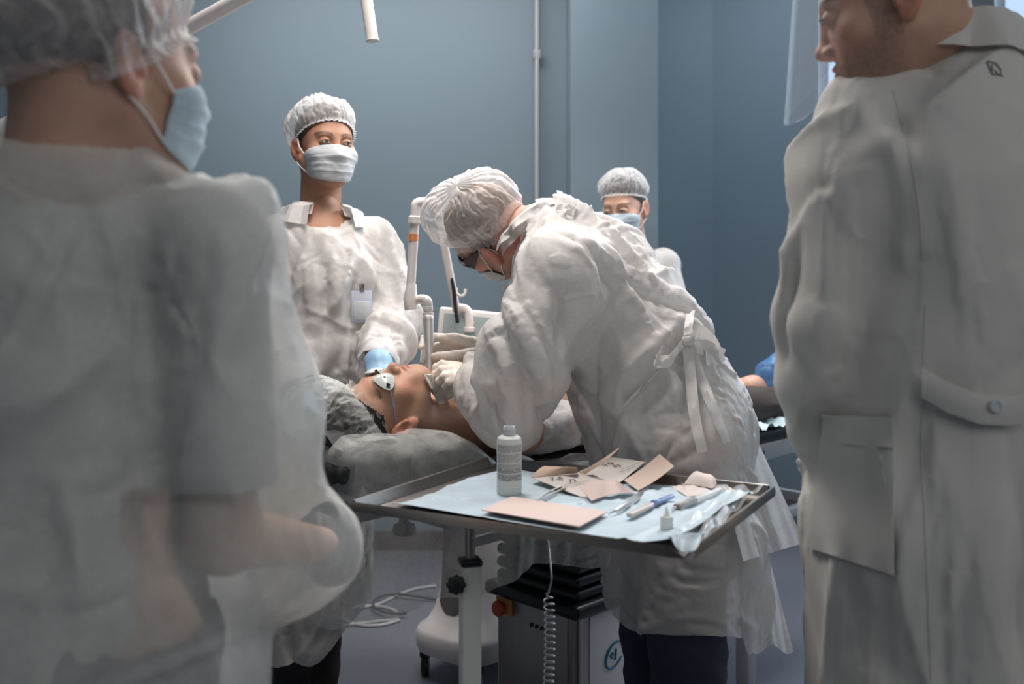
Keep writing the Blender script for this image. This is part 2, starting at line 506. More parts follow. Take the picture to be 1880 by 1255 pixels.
# ---------------------------------------------------------------- materials
def gown_mat(name, alpha=.9, fibre=.08, col=(.70, .685, .67), trans=.18):
    return mat(name, col, rough=.50, bump=.22, bscale=95, trans=trans, alpha=alpha, fibre=fibre, spec=.4)
gown_mat('gown_sheer', .76, .03)
gown_mat('gown_thin', .78, .06)
gown_mat('gown_dense', .96, .04)
mat('cap_film', (.78, .77, .77), rough=.5, bump=.3, bscale=200, trans=.25, alpha=.34, fibre=.10, fscale=45, spec=.5, edge=.62)
mat('cap_film_thin', (.80, .84, .82), rough=.35, bump=.3, bscale=120, trans=.3, alpha=.08, fibre=.08, fscale=22, spec=1.0, edge=.75)
mat('mask_blue', (.62, .74, .82), rough=.75, bump=.2, bscale=300, trans=.25)
mat('mask_white', (.66, .70, .73), rough=.75, bump=.2, bscale=300, trans=.25)
mat('mask_loop', (.82, .82, .80), rough=.8)
mat('coat_cotton', (.66, .65, .62), rough=.75, bump=.15, bscale=500, trans=.12, spec=.25)
mat('coat_under', (.55, .54, .54), rough=.85, bump=.1, bscale=400)
mat('shirt_grey', (.42, .37, .38), rough=.85, bump=.1, bscale=300)
mat('trousers_black', (.018, .018, .022), rough=.9, bump=.2, bscale=200)
mat('trousers_navy', (.035, .035, .065), rough=.9, bump=.2, bscale=200)
mat('glove_latex', (.84, .76, .68), rough=.45, bump=.25, bscale=120, sss=.1, spec=.4)
mat('glove_blue', (.24, .42, .60), rough=.4, bump=.2, bscale=120, spec=.4)
mat('hair_dark', (.030, .022, .018), rough=.6, bump=.8, bscale=500, stretch=(1, 1, .15))
mat('hair_brown', (.09, .06, .04), rough=.6, bump=.8, bscale=500, stretch=(1, 1, .15))
mat('wall_blue', (.195, .262, .312), rough=.55, bump=.06, bscale=180, vary=.03, vscale=1.5)
mat('wall_grey_blue', (.10, .155, .20), rough=.6, bump=.06, bscale=180)
mat('floor_vinyl', (.135, .14, .165), rough=.42, bump=.04, bscale=250, vary=.08, vscale=60)
mat('ceiling_white', (.6, .6, .6), rough=.9)
mat('steel', (.30, .28, .265), rough=.30, metal=1, bump=.03, bscale=60, aniso=.3)
mat('steel_dark', (.30, .28, .27), rough=.3, metal=1)
mat('steel_brushed', (.40, .38, .37), rough=.38, metal=1, bump=.15, bscale=90, stretch=(1, 1, .02))
mat('white_plastic', (.78, .74, .72), rough=.28, coat=.3)
mat('white_paint', (.62, .62, .60), rough=.4, coat=.2)
mat('cream_paint', (.55, .52, .49), rough=.45)
mat('grey_panel', (.13, .115, .12), rough=.5)
mat('black_rubber', (.010, .012, .014), rough=.35, coat=.2)
mat('black_plastic', (.012, .013, .015), rough=.4)
mat('orange_label', (.75, .28, .10), rough=.5)
mat('red_button', (.55, .06, .03), rough=.35, coat=.4)
mat('yellow_plate', (.60, .30, .10), rough=.5)
mat('teal_print', (.05, .22, .30), rough=.6)
mat('ink', (.03, .03, .035), rough=.7)
mat('ink_grey', (.22, .22, .22), rough=.7)
mat('ink_blue', (.22, .26, .48), rough=.7)
mat('paper_beige', (.52, .42, .36), rough=.85, bump=.08, bscale=150, trans=.1)
mat('paper_tan', (.50, .38, .30), rough=.85, bump=.08, bscale=150)
mat('paper_pink', (.56, .45, .42), rough=.85, bump=.08, bscale=150)
mat('card_grey', (.50, .47, .44), rough=.8)
mat('drape_blue', (.44, .55, .62), rough=.45, bump=.25, bscale=140, vary=.12, vscale=20, spec=.4)
mat('bottle_plastic', (.74, .76, .74), rough=.35, trans=.35, alpha=.93, spec=.5)
mat('label_print', (.50, .50, .49), rough=.6)
mat('clear_plastic', (.92, .92, .92), rough=.08, alpha=.45, spec=.8)
mat('shield_plastic', (.80, .86, .95), rough=.04, alpha=.055, spec=.9)
mat('sheet_film', (.70, .72, .70), rough=.32, trans=.25, alpha=.36, fibre=.12, fscale=14, bump=.5, bscale=40, spec=.8)
mat('blade_blue', (.16, .24, .50), rough=.35, coat=.3)
mat('gauze', (.78, .70, .66), rough=.95, bump=.5, bscale=500, trans=.2)
mat('tape_white', (.88, .84, .78), rough=.8, bump=.3, bscale=300)
mat('vinyl_charcoal', (.022, .023, .026), rough=.45, bump=.15, bscale=300)
mat('fleece_grey', (.055, .058, .055), rough=.95, bump=1.0, bscale=55, vary=.85, vscale=38)
mat('lens_black', (.006, .006, .008), rough=.3, coat=.2)
mat('cable_grey', (.45, .45, .46), rough=.5)
mat('cable_dark', (.07, .06, .06), rough=.5)
mat('frame_grey', (.33, .34, .36), rough=.45)
mat('blue_film', (.10, .25, .50), rough=.35, trans=.3, alpha=.85, bump=.6, bscale=30)
mat('paper_blue_crumple', (.42, .54, .60), rough=.8, bump=.7, bscale=30)
mat('pants_brown', (.050, .040, .036), rough=.9, bump=.3, bscale=90)
mat('window_glow', (.02, .02, .02), emit=((.52, .70, .92), 1.05))
mat('window_frame', (.16, .17, .19), rough=.6)
mat('badge', (.52, .54, .64), rough=.4)
mat('screen_pale', (.35, .42, .43), rough=.15, coat=.6)
# ---------------------------------------------------------------- people: heads, caps, masks, bodies
def skin_mat(name, col, bump=.25):
    return mat(name, col, rough=.48, bump=bump, bscale=420, sss=.12, vcol=True, spec=.4)

class Head:
    def __init__(s, C, fwd, up, jaw=1.0, scale=1.0, neck_to=None, nr=.056):
        s.C = np.asarray(C, float); s.R = frame(fwd, up); s.k = scale; s.jaw = jaw
        s.skull = s._sdf(False); s.full = s._sdf(True)
        s.neck_to = neck_to; s.nr = nr; s.ears = SDF(); s.ears.it = list(s.skull.it)
        for q in (-1, 1): s.ears.ell(s.W((q*.083, -.012, -.010)), (.018*scale, .024*scale, .034*scale), s.R, .05)
        if neck_to is not None:
            for f in (s.full,):
                f.cap(s.W((0, -.030, -.045)), np.asarray(neck_to, float), nr*scale, nr*1.06*scale, .035)
    def W(s, l): return s.C + s.R @ (np.asarray(l, float)*s.k)
    def loc(s, p): return (np.asarray(p)-s.C) @ s.R / s.k
    def _sdf(s, full):
        f = SDF(); W = s.W; R = s.R; k = s.k
        r = lambda *a: tuple(np.array(a)*k)
        f.ell(W((0, -.018, .040)), r(.076, .098, .086), R, .02)
        f.ell(W((0, .030, -.012)), r(.064, .066, .080), R, .03)
        f.ell(W((0, .030, -.058)), r(.052*s.jaw, .055, .052), R, .03)
        f.ell(W((0, .071, -.098)), r(.023, .020, .018), R, .03)
        for q in (-1, 1):
            f.cap(W((q*.055, -.002, -.050)), W((q*.022, .068, -.097)), .017*k, .016*k, .03)     # jaw line
            f.ell(W((q*.043, .062, -.028)), r(.023, .021, .020), R, .025)                     # cheek bones
            f.ell(W((q*.018, .078, -.066)), r(.020, .014, .020), R, .02)
        if not full: return f
        f.cap(W((-.036, .080, .020)), W((.036, .080, .020)), .011*k, .011*k, .018)
        for q in (-1, 1):
            f.carve(W((q*.0315, .098, .000)), r(.021, .016, .0125), R, .014)
        f.cap(W((0, .089, .006)), W((0, .104, -.030)), .0075*k, .0085*k, .012)
        f.ell(W((0, .108, -.036)), r(.0105, .011, .010), R, .010)
        for q in (-1, 1):
            f.ell(W((q*.0125, .099, -.039)), r(.0080, .011, .0085), R, .006)
            f.carve(W((q*.0065, .107, -.0475)), r(.0032, .0048, .0035), R, .003)
            f.ell(W((q*.0315, .083, .000)), r(.0150, .0150, .0135), R, .004)                    # lids and eyeball
        f.cap(W((-.020, .0895, -.066)), W((.020, .0895, -.066)), .0055*k, .0055*k, .008)
        f.ell(W((0, .097, -.0625)), r(.017, .0065, .0045), R, .005)
        f.ell(W((0, .096, -.0715)), r(.015, .0070, .0052), R, .005)
        f.carve(W((0, .104, -.0670)), r(.022, .0055, .0011), R, .003)
        for q in (-1, 1):
            Re = R @ np.array([[math.cos(q*.35), -math.sin(q*.35), 0], [math.sin(q*.35), math.cos(q*.35), 0], [0, 0, 1]])
            Rt = Re @ np.array([[1, 0, 0], [0, math.cos(.2), -math.sin(.2)], [0, math.sin(.2), math.cos(.2)]])
            f.ell(W((q*.083, -.012, -.012)), r(.0075, .0190, .0330), Rt, .006)
            f.ell(W((q*.079, -.004, -.036)), r(.0060, .0095, .0120), Rt, .006)
            f.carve(W((q*.0905, -.006, -.010)), r(.0065, .0105, .0205), Rt, .004)
            f.carve(W((q*.0930, -.016, -.004)), r(.0045, .0020, .0170), Rt, .003)
            f.ell(W((q*.080, .004, -.018)), r(.005, .005, .008), Rt, .004)
        return f
    def surf(s, dirs, origin, lo=.02, hi=.22, f=None):
        f = f or s.skull
        """distance from origin to the skull along each direction"""
        a = np.full(len(dirs), lo); b = np.full(len(dirs), hi)
        for _ in range(18):
            m = .5*(a+b); d = f(origin + dirs*m[:, None]); ins = d < 0
            a = np.where(ins, m, a); b = np.where(ins, b, m)
        return .5*(a+b)

def head_paint(hd, V, base, lip=(.50, .20, .17), brow=(.10, .06, .04), stubble=0.0, flush=.08, hair=None, hairf=None):
    L = hd.loc(V); base = np.array(base); n = len(V)
    c = np.tile(base, (n, 1))*(1 + .05*vnoise(L, 60, 2)[:, None])
    def mix(c, w, t): w = np.clip(w, 0, 1)[:, None]; return c*(1-w) + np.array(t)*w
    ax = np.abs(L[:, 0])
    red = base*np.array([1.12, .72, .66])
    c = mix(c, 3.2*flush*np.exp(-(((ax-.045)/.022)**2 + ((L[:, 1]-.07)/.03)**2 + ((L[:, 2]+.035)/.022)**2)), red)
    c = mix(c, 4*flush*np.exp(-(((L[:, 0])/.014)**2 + ((L[:, 1]-.108)/.014)**2 + ((L[:, 2]+.036)/.014)**2)), red)
    ear = (ax > .077) & (L[:, 1] < .02) & (L[:, 2] > -.05) & (L[:, 2] < .03)
    c = mix(c, ear*.55, base*np.array([1.1, .66, .6]))
    lipw = np.exp(-((ax/.019)**4 + ((L[:, 2]+.067)/.0075)**4))*(L[:, 1] > .085)
    c = mix(c, lipw*.8, lip)
    if stubble:
        w = stubble*np.clip((-.035-L[:, 2]+.25*np.clip(.06-L[:, 1], -.02, .06))/.03, 0, 1)*(L[:, 2] > -.135)*np.clip((L[:, 1]-.002)/.025, 0, 1)
        w = np.maximum(w, stubble*((ax > .055) & (L[:, 1] > .005) & (L[:, 1] < .04) & (L[:, 2] < .03) & (L[:, 2] > -.06)))*(1-lipw)
        c = mix(c, w*(.75 + .25*vnoise(L, 260, 4)), np.array(brow)*1.5)
    bz = .023 + .004*(1-((ax-.034)/.018)**2)
    bw = np.exp(-((L[:, 2]-bz)/.0036)**2)*(ax > .012)*(ax < .055)*(L[:, 1] > .05)
    c = mix(c, bw*.85, brow)
    lash = np.exp(-((L[:, 2]-.0035)/.0016)**2)*(ax > .018)*(ax < .046)*(L[:, 1] > .088)
    return np.clip(c, 0, 1)

def eyes(hd, parent, iris=(.05, .025, .015)):
    if 'eye_white' not in MATS:
        mat('eye_white', (.40, .36, .34), rough=.15, coat=.5)
        mat('eye_iris', (.035, .018, .012), rough=.1, coat=1)
        mat('eye_lash', (.02, .015, .012), rough=.8)
    for q in (-1, 1):
        c = hd.W((q*.0315, .0865, .0)); r = .0128*hd.k
        # almond of white between the lids
        G = []
        for a in np.linspace(-1, 1, 17):
            row = []
            for b in np.linspace(-1, 1, 7):
                x = a*.0125; z = b*.0046*(1-a*a)**.6 + .0004
                y = .0128*math.sqrt(max(0, 1-(x/.0165)**2-(z/.0165)**2))
                row.append(hd.W((q*.0315+x, .0862+y*1.0, z)))
            G.append(row)
        e = MB().grid(G).build('eye', MATS['eye_white'], parent)
        G = []
        for a in np.linspace(0, 2*math.pi, 17):
            row = []
            for rr in (0.0001, .0026, .0044):
                x = rr*math.cos(a); z = max(-.0042, min(.0044, rr*math.sin(a)))
                y = .0128*math.sqrt(max(0, 1-(x/.0165)**2-(z/.0165)**2))
                row.append(hd.W((q*.0315+x, .0862+y+.0006, z+.0004)))
            G.append(row)
        MB().grid(G).build('iris', MATS['eye_iris'], e)
        pts = []
        for a in np.linspace(-1.05, 1.05, 9):
            x = a*.0125; z = .0046*max(0, 1-a*a)**.6 + .0006
            y = .0128*math.sqrt(max(0, 1-(x/.0165)**2-(z/.0165)**2))
            pts.append(hd.W((q*.0315+x, .0872+y, z)))
        MB().tube(pts, .0009*hd.k, 6).build('eyelashes', MATS['eye_lash'], e)

def make_cap(hd, parent, m, axis=(0, -.42, .9), centre=(0, -.010, .030), puff=.022, tmax=92, sag=(0, -1, -.3), sagamt=.5, pleat=.0022, npl=46,
             nphi=260, nth=64, seed=1, band=.004, frill=.006, flat=None, flatk=.7, overears=0.0, crumple=.0008):
    """gathered bouffant cap: pleats run from the crown down to the elastic band"""
    k = hd.k; ax = nn(hd.R @ np.asarray(axis, float)); o = hd.W(centre)
    t1 = nn(np.cross(ax, hd.R[:, 0])); t2 = np.cross(ax, t1)
    ph = np.linspace(0, 2*np.pi, nphi, endpoint=False); th = np.linspace(.0, 1, nth)
    PH, TH = np.meshgrid(ph, th, indexing='ij')
    polar = np.radians(tmax)*TH
    d = (np.sin(polar)*np.cos(PH))[..., None]*t1 + (np.sin(polar)*np.sin(PH))[..., None]*t2 + np.cos(polar)[..., None]*ax
    D = d.reshape(-1, 3); r = hd.surf(D, o)
    if overears: r = np.clip(hd.surf(D, o, f=hd.ears), r, r+overears*hd.k)
    T = TH.reshape(-1); pp = PH.reshape(-1)
    env = np.clip(np.sin(np.pi*np.clip(T*.93+.12, 0, 1)), 0, 1)**.6
    env = np.where(T < .5, np.maximum(env, .55), env)
    edge = np.clip((1-T)/.16, 0, 1)**.5
    sg = nn(hd.R @ np.asarray(sag, float)); lean = np.clip(D @ sg, 0, 1)
    big = .5+.5*vnoise(D, 2.6, seed)
    off = band + puff*edge*env*(.7+.5*big) + puff*sagamt*2*lean*edge*env
    if flat is not None:
        off = band + (off-band)*(1-flatk*np.clip(D @ nn(hd.R @ np.asarray(flat, float))*1.3, 0, 1))
    wob = .16*vnoise(D, 4, seed+3) + .035*vnoise(D, 15, seed+4)
    x = (pp + wob*(1-.5*T))*npl/(2*np.pi)
    tri = np.abs((x % 1)*2-1); rid = 1-tri**.7*2
    x2 = (pp + wob*1.5)*npl*.5/(2*np.pi); rid2 = 1-2*np.abs((x2 % 1)*2-1)
    brk = .6+.4*vnoise(np.c_[pp*9, T*14, T*0], 1.0, seed+9)
    off = off + pleat*rid*(.35+.65*T)*np.clip((1-T)*14, .35, 1)*brk + pleat*1.3*rid2*edge*(.4+.6*big)
    off = off + crumple*vnoise(D, 26, seed+6)*edge
    r2 = r + off*k
    Pt = o + D*r2[:, None]
    G = Pt.reshape(nphi, nth, 3)
    fr = []                                    # frill below the elastic
    for i, (q, rr) in enumerate(((.35, .002), (.8, .0045), (1.2, .006))):
        last = G[:, -1]; dr = nn_rows(last-o); down = -ax
        fr.append(last + down*frill*q*k + dr*rr*k*(1+.6*np.sin(ph*npl*1.0+1))[:, None])
    G = np.concatenate([G, np.stack(fr, 1)], 1)
    V = G.reshape(-1, 3); nt = G.shape[1]
    i = np.arange(nphi)[:, None]; j = np.arange(nt-1)[None]
    a = i*nt+j; b = ((i+1) % nphi)*nt+j
    Q = np.stack([a, b, b+1, a+1], -1).reshape(-1, 4)
    return meshobj('bouffant_cap', V, Q, m, parent)

def nn_rows(v): return v/np.maximum(np.linalg.norm(v, axis=1), 1e-9)[:, None]

def make_mask(hd, parent, m, ms, wide=68, ztop=-.010, zbot=-.108, nu=41, nv=33, puff=.006, seed=1, wr=.0016, ears=(1, -1)):
    k = hd.k; U, Vv = np.meshgrid(np.linspace(-1, 1, nu), np.linspace(0, 1, nv), indexing='ij')
    ang = np.radians(wide)*U
    zt = ztop - .022*np.abs(U)**2.0; zb = zbot + .024*np.abs(U)**2.2
    z = zt + (zb-zt)*Vv
    o = np.stack([0*U, .012+0*U, z], -1)
    d = np.stack([np.sin(ang), np.cos(ang), 0*U], -1)
    ow = hd.C + (o.reshape(-1, 3)*k) @ hd.R.T; dw = d.reshape(-1, 3) @ hd.R.T
    a = np.zeros(len(ow)); b = np.full(len(ow), .15)
    fs = hd.full_nb = getattr(hd, 'full_nb', hd.full)
    for _ in range(18):
        mm = .5*(a+b); dd = fs(ow+dw*mm[:, None]); ins = dd < 0
        a = np.where(ins, mm, a); b = np.where(ins, b, mm)
    r = (.5*(a+b)/k).reshape(nu, nv)
    chin = .058*np.cos(ang)**.5 + .020
    r = np.maximum(r, np.where(Vv > .8, chin*.96, 0))
    r = np.maximum(r, .0)                      # bridge hollows: repeated max-smooth
    r0 = r.copy()
    for _ in range(26):
        p = np.pad(r, 1, mode='edge'); av = (p[:-2, 1:-1]+p[2:, 1:-1]+p[1:-1, :-2]+p[1:-1, 2:])/4
        r = np.maximum(av, r0)
    for _ in range(3):
        p = np.pad(r, 1, mode='edge'); r = (p[:-2, 1:-1]+p[2:, 1:-1]+p[1:-1, :-2]+p[1:-1, 2:])/4
    mid = np.sin(np.pi*Vv)**.6*(1-np.abs(U)**3)
    r = r + .0030 + puff*mid
    for v0 in (.30, .50, .70): r += .0022*np.clip(1-(Vv-v0)/.10, 0, 1)*(Vv > v0)*(1-U**4)      # three pleats
    q = np.stack([U*2, Vv*2.6, 0*U], -1).reshape(-1, 3)
    r += (wr*vnoise(q, 2.4, seed) + wr*.8*vnoise(q, 5, seed+2)).reshape(nu, nv)*(1-.5*np.abs(U))
    Pt = o + d*r[..., None]
    Wp = hd.C + (Pt.reshape(-1, 3)*k) @ hd.R.T
    i = np.arange(nu-1)[:, None]; j = np.arange(nv-1)[None]; a = i*nv+j
    Q = np.stack([a, a+nv, a+nv+1, a+1], -1).reshape(-1, 4)
    o_ = meshobj('face_mask', Wp, Q, m, parent)
    md = o_.modifiers.new('solid', 'SOLIDIFY'); md.thickness = .0012; md.offset = 1
    G = Wp.reshape(nu, nv, 3)
    # folded hems along the upper and lower edge
    for jj in (0, nv-1):
        MB().tube([G[x, jj] for x in range(0, nu, 2)], .0016*k, 6).build('hem', m, o_)
    for q in ears:
        e = 0 if q < 0 else nu-1
        top = G[e, 1]; bot = G[e, nv-2]
        et = hd.W((q*.081, -.004, .016)); em = hd.W((q*.080, -.030, -.006)); eb = hd.W((q*.083, -.020, -.036))
        mid1 = hd.W((q*.079, .02, .0))
        MB().tube(smooth_path([top, .5*(top+et)+hd.R[:, 0]*q*.004, et, em, eb, .5*(eb+bot)+hd.R[:, 0]*q*.005, bot], 5), .0015*k, 6).build('ear_loop', ms, o_)
    return o_

def hand_sdf(wrist, knuckles, fingers, thumb, k=1.0, rk=.012, rf=.0082):
    """wrist point, four knuckle points, finger polylines beginning at the knuckles, thumb polyline from the palm"""
    f = SDF(); w_ = np.asarray(wrist, float); kn = [np.asarray(q, float) for q in knuckles]
    ce = sum(kn)/4
    side = nn(kn[0]-kn[3])
    for i, q in enumerate(kn):
        st = w_ + side*(.016 - .0107*i)
        f.cap(st, q, .016*k, rk*k, .016)
    for i, fg in enumerate(fingers):
        pts = [kn[i]] + [np.asarray(q, float) for q in fg]; r0 = rf*(1.03, 1.05, 1.0, .88)[i]
        rs = [r0*1.15*k] + [r0*(1-.10*(j+1))*k for j in range(len(fg))]
        for j in range(len(pts)-1): f.cap(pts[j], pts[j+1], rs[j], rs[j+1], .004 if j else .009)
    tp = [np.asarray(q, float) for q in thumb]
    rs = [.015*k, .0118*k, .0105*k, .0088*k][:len(tp)]
    for j in range(len(tp)-1): f.cap(tp[j], tp[j+1], rs[j], rs[j+1], .012 if j == 0 else .004)
    return f

def body_sdf(J, fat=1.0, female=False):
    """J: joint dict in metres"""
    f = SDF(); c = J['chest']; p = J['pelvis']; w_ = J['waist']
    r = fat
    f.cap(J['hipL'], J['hipR'], .088*r, .088*r, .05)
    f.cap(p, w_, .125*r, .115*r, .06)
    f.cap(w_, c, .115*r, .130*r, .06)
    f.cap(J['shL'], J['shR'], .052*r, .052*r, .06)
    f.cap(c, J['neck'], .10*r, .052, .05)
    for s in 'LR':
        f.chain([J['sh'+s], J['el'+s], J['wr'+s]], [.052*r, .040*r, .027*r], .025)
        if 'kn'+s in J: f.chain([J['hip'+s], J['kn'+s], J['an'+s]], [.082*r, .055*r, .038*r], .03)
    return f

def foot_sdf(an, fwd):
    an = np.asarray(an, float); f = nn([fwd[0], fwd[1], 0]); fl = np.array([an[0], an[1], 0.0])
    s = SDF(); s.cap(an, fl+[0, 0, .045]-f*.03, .036, .036, .03); s.cap(fl-f*.04+[0, 0, .035], fl+f*.15+[0, 0, .028], .035, .028, .03)
    return s

def limbmesh(f, h=.008, **kw):
    return isomesh(f, h, **kw)

def person_body(parent, hd, J, m, base, hands=(), feet=True, headh=.0026, bodyh=.012, paintkw={}, extra=None, cutbelow=None, fat=1.0):
    """head, neck, trunk, limbs and hands as one mesh"""
    parts = []
    lo, hi = hd.skull.bounds(); e = hd.W((0, 0, -.05))
    V, Q = isomesh(hd.full, headh*hd.k, relax=1)
    parts.append((V, Q, head_paint(hd, V, base, **paintkw)))
    b = body_sdf(J, fat)
    if feet:
        for s in 'LR':
            if 'an'+s in J: b.add(foot_sdf(J['an'+s], J.get('foot', (0, -1, 0))))
    V, Q = isomesh(b, bodyh, relax=1)
    parts.append((V, Q, np.tile(np.array(base), (len(V), 1))))
    for hs in hands:
        V, Q = isomesh(hs, .0034, relax=1); parts.append((V, Q, np.tile(np.array(base), (len(V), 1))))
    Vs = np.concatenate([p[0] for p in parts]); off = 0; Qs = []
    for p in parts: Qs.append(np.asarray(p[1])+off); off += len(p[0])
    return meshobj('body', Vs, np.concatenate(Qs), m, parent, paint=np.concatenate([p[2] for p in parts])), b
# ---------------------------------------------------------------- the room
ZW = 5.2                                   # the back wall
def wx(px, z): return (px-940)*z/F
def wall(name, a, b, th, m, z0=0, z1=3.2):
    """vertical slab from plan point a to plan point b, thickness th to the left of a->b"""
    a = np.array([*a, 0.]); b = np.array([*b, 0.]); d = nn(b-a); n = np.array([-d[1], d[0], 0])*th
    mb = MB(); mb.poly([a+[0, 0, z0], b+[0, 0, z0], b+n+[0, 0, z0], a+n+[0, 0, z0]], z1-z0, (0, 0, 1))
    return tag(mb.build(name, m, smooth=False), kind='structure')
zA = 4.6                                   # left part of the back wall
xp0 = wx(990, zA); xq0 = wx(1048, zA-.35); xq1 = wx(1208, zA-.35); zc = 5.4; xc = wx(1308, zc)
wall('wall_back', (-3.6, zA), (xq0, zA), .15, MATS['wall_blue'])
wall('trim_1', (xq0, zA-.35), (xq1, zA-.35), .9, MATS['wall_blue'])          # the pillar
wall('wall_recess', (xq1-.02, zc), (xc, zc), .15, MATS['wall_blue'])
MBf = MB(); MBf.box((0, 2, -.05), (9, 9, .1)); tag(MBf.build('floor', MATS['floor_vinyl'], smooth=False), kind='structure')
MBf = MB(); MBf.box((0, 2, 3.25), (9, 9, .1)); tag(MBf.build('ceiling', MATS['ceiling_white'], smooth=False), kind='structure')
wall('wall_left', (-3.6, -2.4), (-3.6, zA+.15), .15, MATS['wall_blue'])
wall('wall_front', (3.9, -2.4), (-3.75, -2.4), .15, MATS['wall_blue'])
# right wall with two tall windows: runs from the corner towards the camera
ra = np.array([xc, zc]); rb = np.array([wx(1905, 5.0), 5.0]); rd = (rb-ra)/np.linalg.norm(rb-ra); rn = np.array([-rd[1], rd[0]])
def on_wall(px):
    """distance along the right wall at which pixel column px meets it"""
    s = (px-940)/F; return (s*ra[1]-ra[0])/(rd[0]-s*rd[1])
t1, t2, t3, t4 = on_wall(1503), on_wall(1768), on_wall(1826), 3.95
def rp(t): return tuple(ra+rd*t)
wall('wall_right', rp(0), rp(t1), .15, MATS['wall_blue'])
TL = np.linalg.norm(rb-ra)
for i, (a, b) in enumerate(((t1, t2), (t3, max(t3+.9, TL)))):
    wall('wall_right', rp(a), rp(b), .15, MATS['wall_blue'], 0, .85)
    g = wall('window_%d' % (i+1), rp(a), rp(b), .02, MATS['window_glow'], .85, 2.9)
    settle()
    for q in (a, b-.05):
        fr = wall('window_frame', rp(q), rp(q+.05), .06, MATS['window_frame'], .85, 2.9); fr.parent = g; del fr['kind']
    sl = wall('window_sill', rp(a), rp(b), -.12, MATS['white_paint'], .82, .86); sl.parent = g; del sl['kind']
wall('wall_right', rp(t1), rp(max(t3+.9, TL)), .15, MATS['wall_blue'], 2.9, 3.2)
wall('trim_2', rp(t2), rp(t3), .15, MATS['window_frame'], 0, 2.9)
wall('wall_right', rp(max(t3+.9, TL)), (3.9, -2.4), .15, MATS['wall_blue'])
for nm, a, b in (('baseboard_back', (xq1, zc-.001), (xc, zc-.001)), ('baseboard_right', rp(0), rp(t3))):
    wall(nm, a, b, -.015, MATS['grey_panel'], 0, .09)
wall('baseboard_left', (-3.55, zA-.001), (xq0, zA-.001), -.015, MATS['grey_panel'], 0, .09)
# conduit in the corner beside the pillar
zq = zA-.05; cp = thing('wall_pipe', (wx(986, zq), zq, 0), 'thin grey vertical pipe clipped to the blue wall beside the pillar', 'pipe')
x = wx(986, zq)
MB().tube([(x, zq, 0.02), (x, zq, 3.18)], .011, 12).build('pipe', MATS['cable_grey'], cp)
zb = CAMH-(100-HZ)*zq/F
MB().box((x, zq+.01, zb), (.034, .04, .045), bevel=.004).build('clip', MATS['frame_grey'], cp)
# ---------------------------------------------------------------- people
BASE = dict(fair=(.56, .34, .25), tan=(.40, .215, .14), pink=(.60, .34, .27), mid=(.50, .29, .20))
for nme in BASE: skin_mat('skin_'+nme, BASE[nme])
def gp(x, px_z, h=0.0):  # world point on pixel column x at depth px_z and height h
    return np.array([(x-940)*px_z/F, px_z, h])

def sub(V, Q, keep, small=150):
    V, Q, _ = cut(V, Q, keep); V, Q, _ = islands_big(V, Q, small); return V, Q

def rowd(V, p, d): return (V-np.asarray(p)) @ nn(d)

def gown(parent, f, h, m, keepfn, body=None, pinfn=None, name='gown', sub_=1, small=200, thick=0, fine=dict(n=260, spread=1.1, lo=.04, hi=.26, amp=.0075, wd=.0060), **kw):
    V, Q = isomesh(f, h, relax=1); V, Q = sub(V, Q, keepfn(V), small); V = smooth_edge(V, Q)
    pin = pinfn(V) if pinfn else None
    V = drape(V, Q, body, pin, **kw)
    V, Q = refine(V, Q); N = normals(V, Q)
    if fine: V = V+N*auto_folds(V, N, seed=kw.get('seed', 1)+50, **fine)[:, None]
    V = laplace(V, Q, .4, 1)
    return cloth_obj(name, V, Q, m, parent, 0, thick), V, Q

def cuff(V, p, d, r=.13, off=0.0):
    return ~((rowd(V, np.asarray(p)+nn(d)*off, d) > 0) & (np.linalg.norm(V-np.asarray(p), axis=1) < r))

def collar(parent, ctr, axis, front, r0, r1, hgt, m, fold=.35, gap=.5, name='collar', lapel=.0, fl=.035):
    """stand collar folded over: ring open towards the front by gap radians"""
    A = nn(axis); Fr = np.asarray(front, float); Fr = nn(Fr-A*(A @ Fr)); Sd = np.cross(Fr, A); ctr = np.asarray(ctr, float); G = []
    for a in np.linspace(gap/2, 2*math.pi-gap/2, 49):
        d = Fr*math.cos(a)+Sd*math.sin(a); bk = .5-.5*math.cos(a)
        w = .003*math.sin(a*7)+.002*math.sin(a*13+1)
        hh = hgt*(.55+.45*bk)
        G.append([ctr+d*(r0+w), ctr+d*(r0*.55+r1*.45+w)+A*hh*.55, ctr+d*(r1+w)+A*hh, ctr+d*(r1+.006+w)+A*(hh+.003),
                  ctr+d*(r1+.014+w)+A*(hh-.004), ctr+d*(r1+fl*.7+w*2)+A*(hh*(1-fold*.8)), ctr+d*(r1+fl+w*3)+A*(hh*(1-fold*1.9)-lapel*(1-bk))])
    return MB().grid(G).build(name, m, parent)

def ribbon(pts, w, wd, m, parent, name='tie', tw=0.0):
    """flat strip along pts with width vector wd"""
    pts = smooth_path(pts, 6); G = []; n = len(pts)
    for i, p in enumerate(pts):
        v = np.asarray(wd, float)*w*.5; t = nn(pts[min(i+1, n-1)]-pts[max(i-1, 0)])
        a = tw*i/n; q = np.cross(t, v); v = v*math.cos(a)+q*math.sin(a)
        q = nn(np.cross(t, nn(v)))
        G.append([p-v, p-v*.4+q*.0035*math.sin(i*1.7), p+v*.4-q*.0035*math.sin(i*1.1), p+v])
    return MB().grid(G).build(name, m, parent)

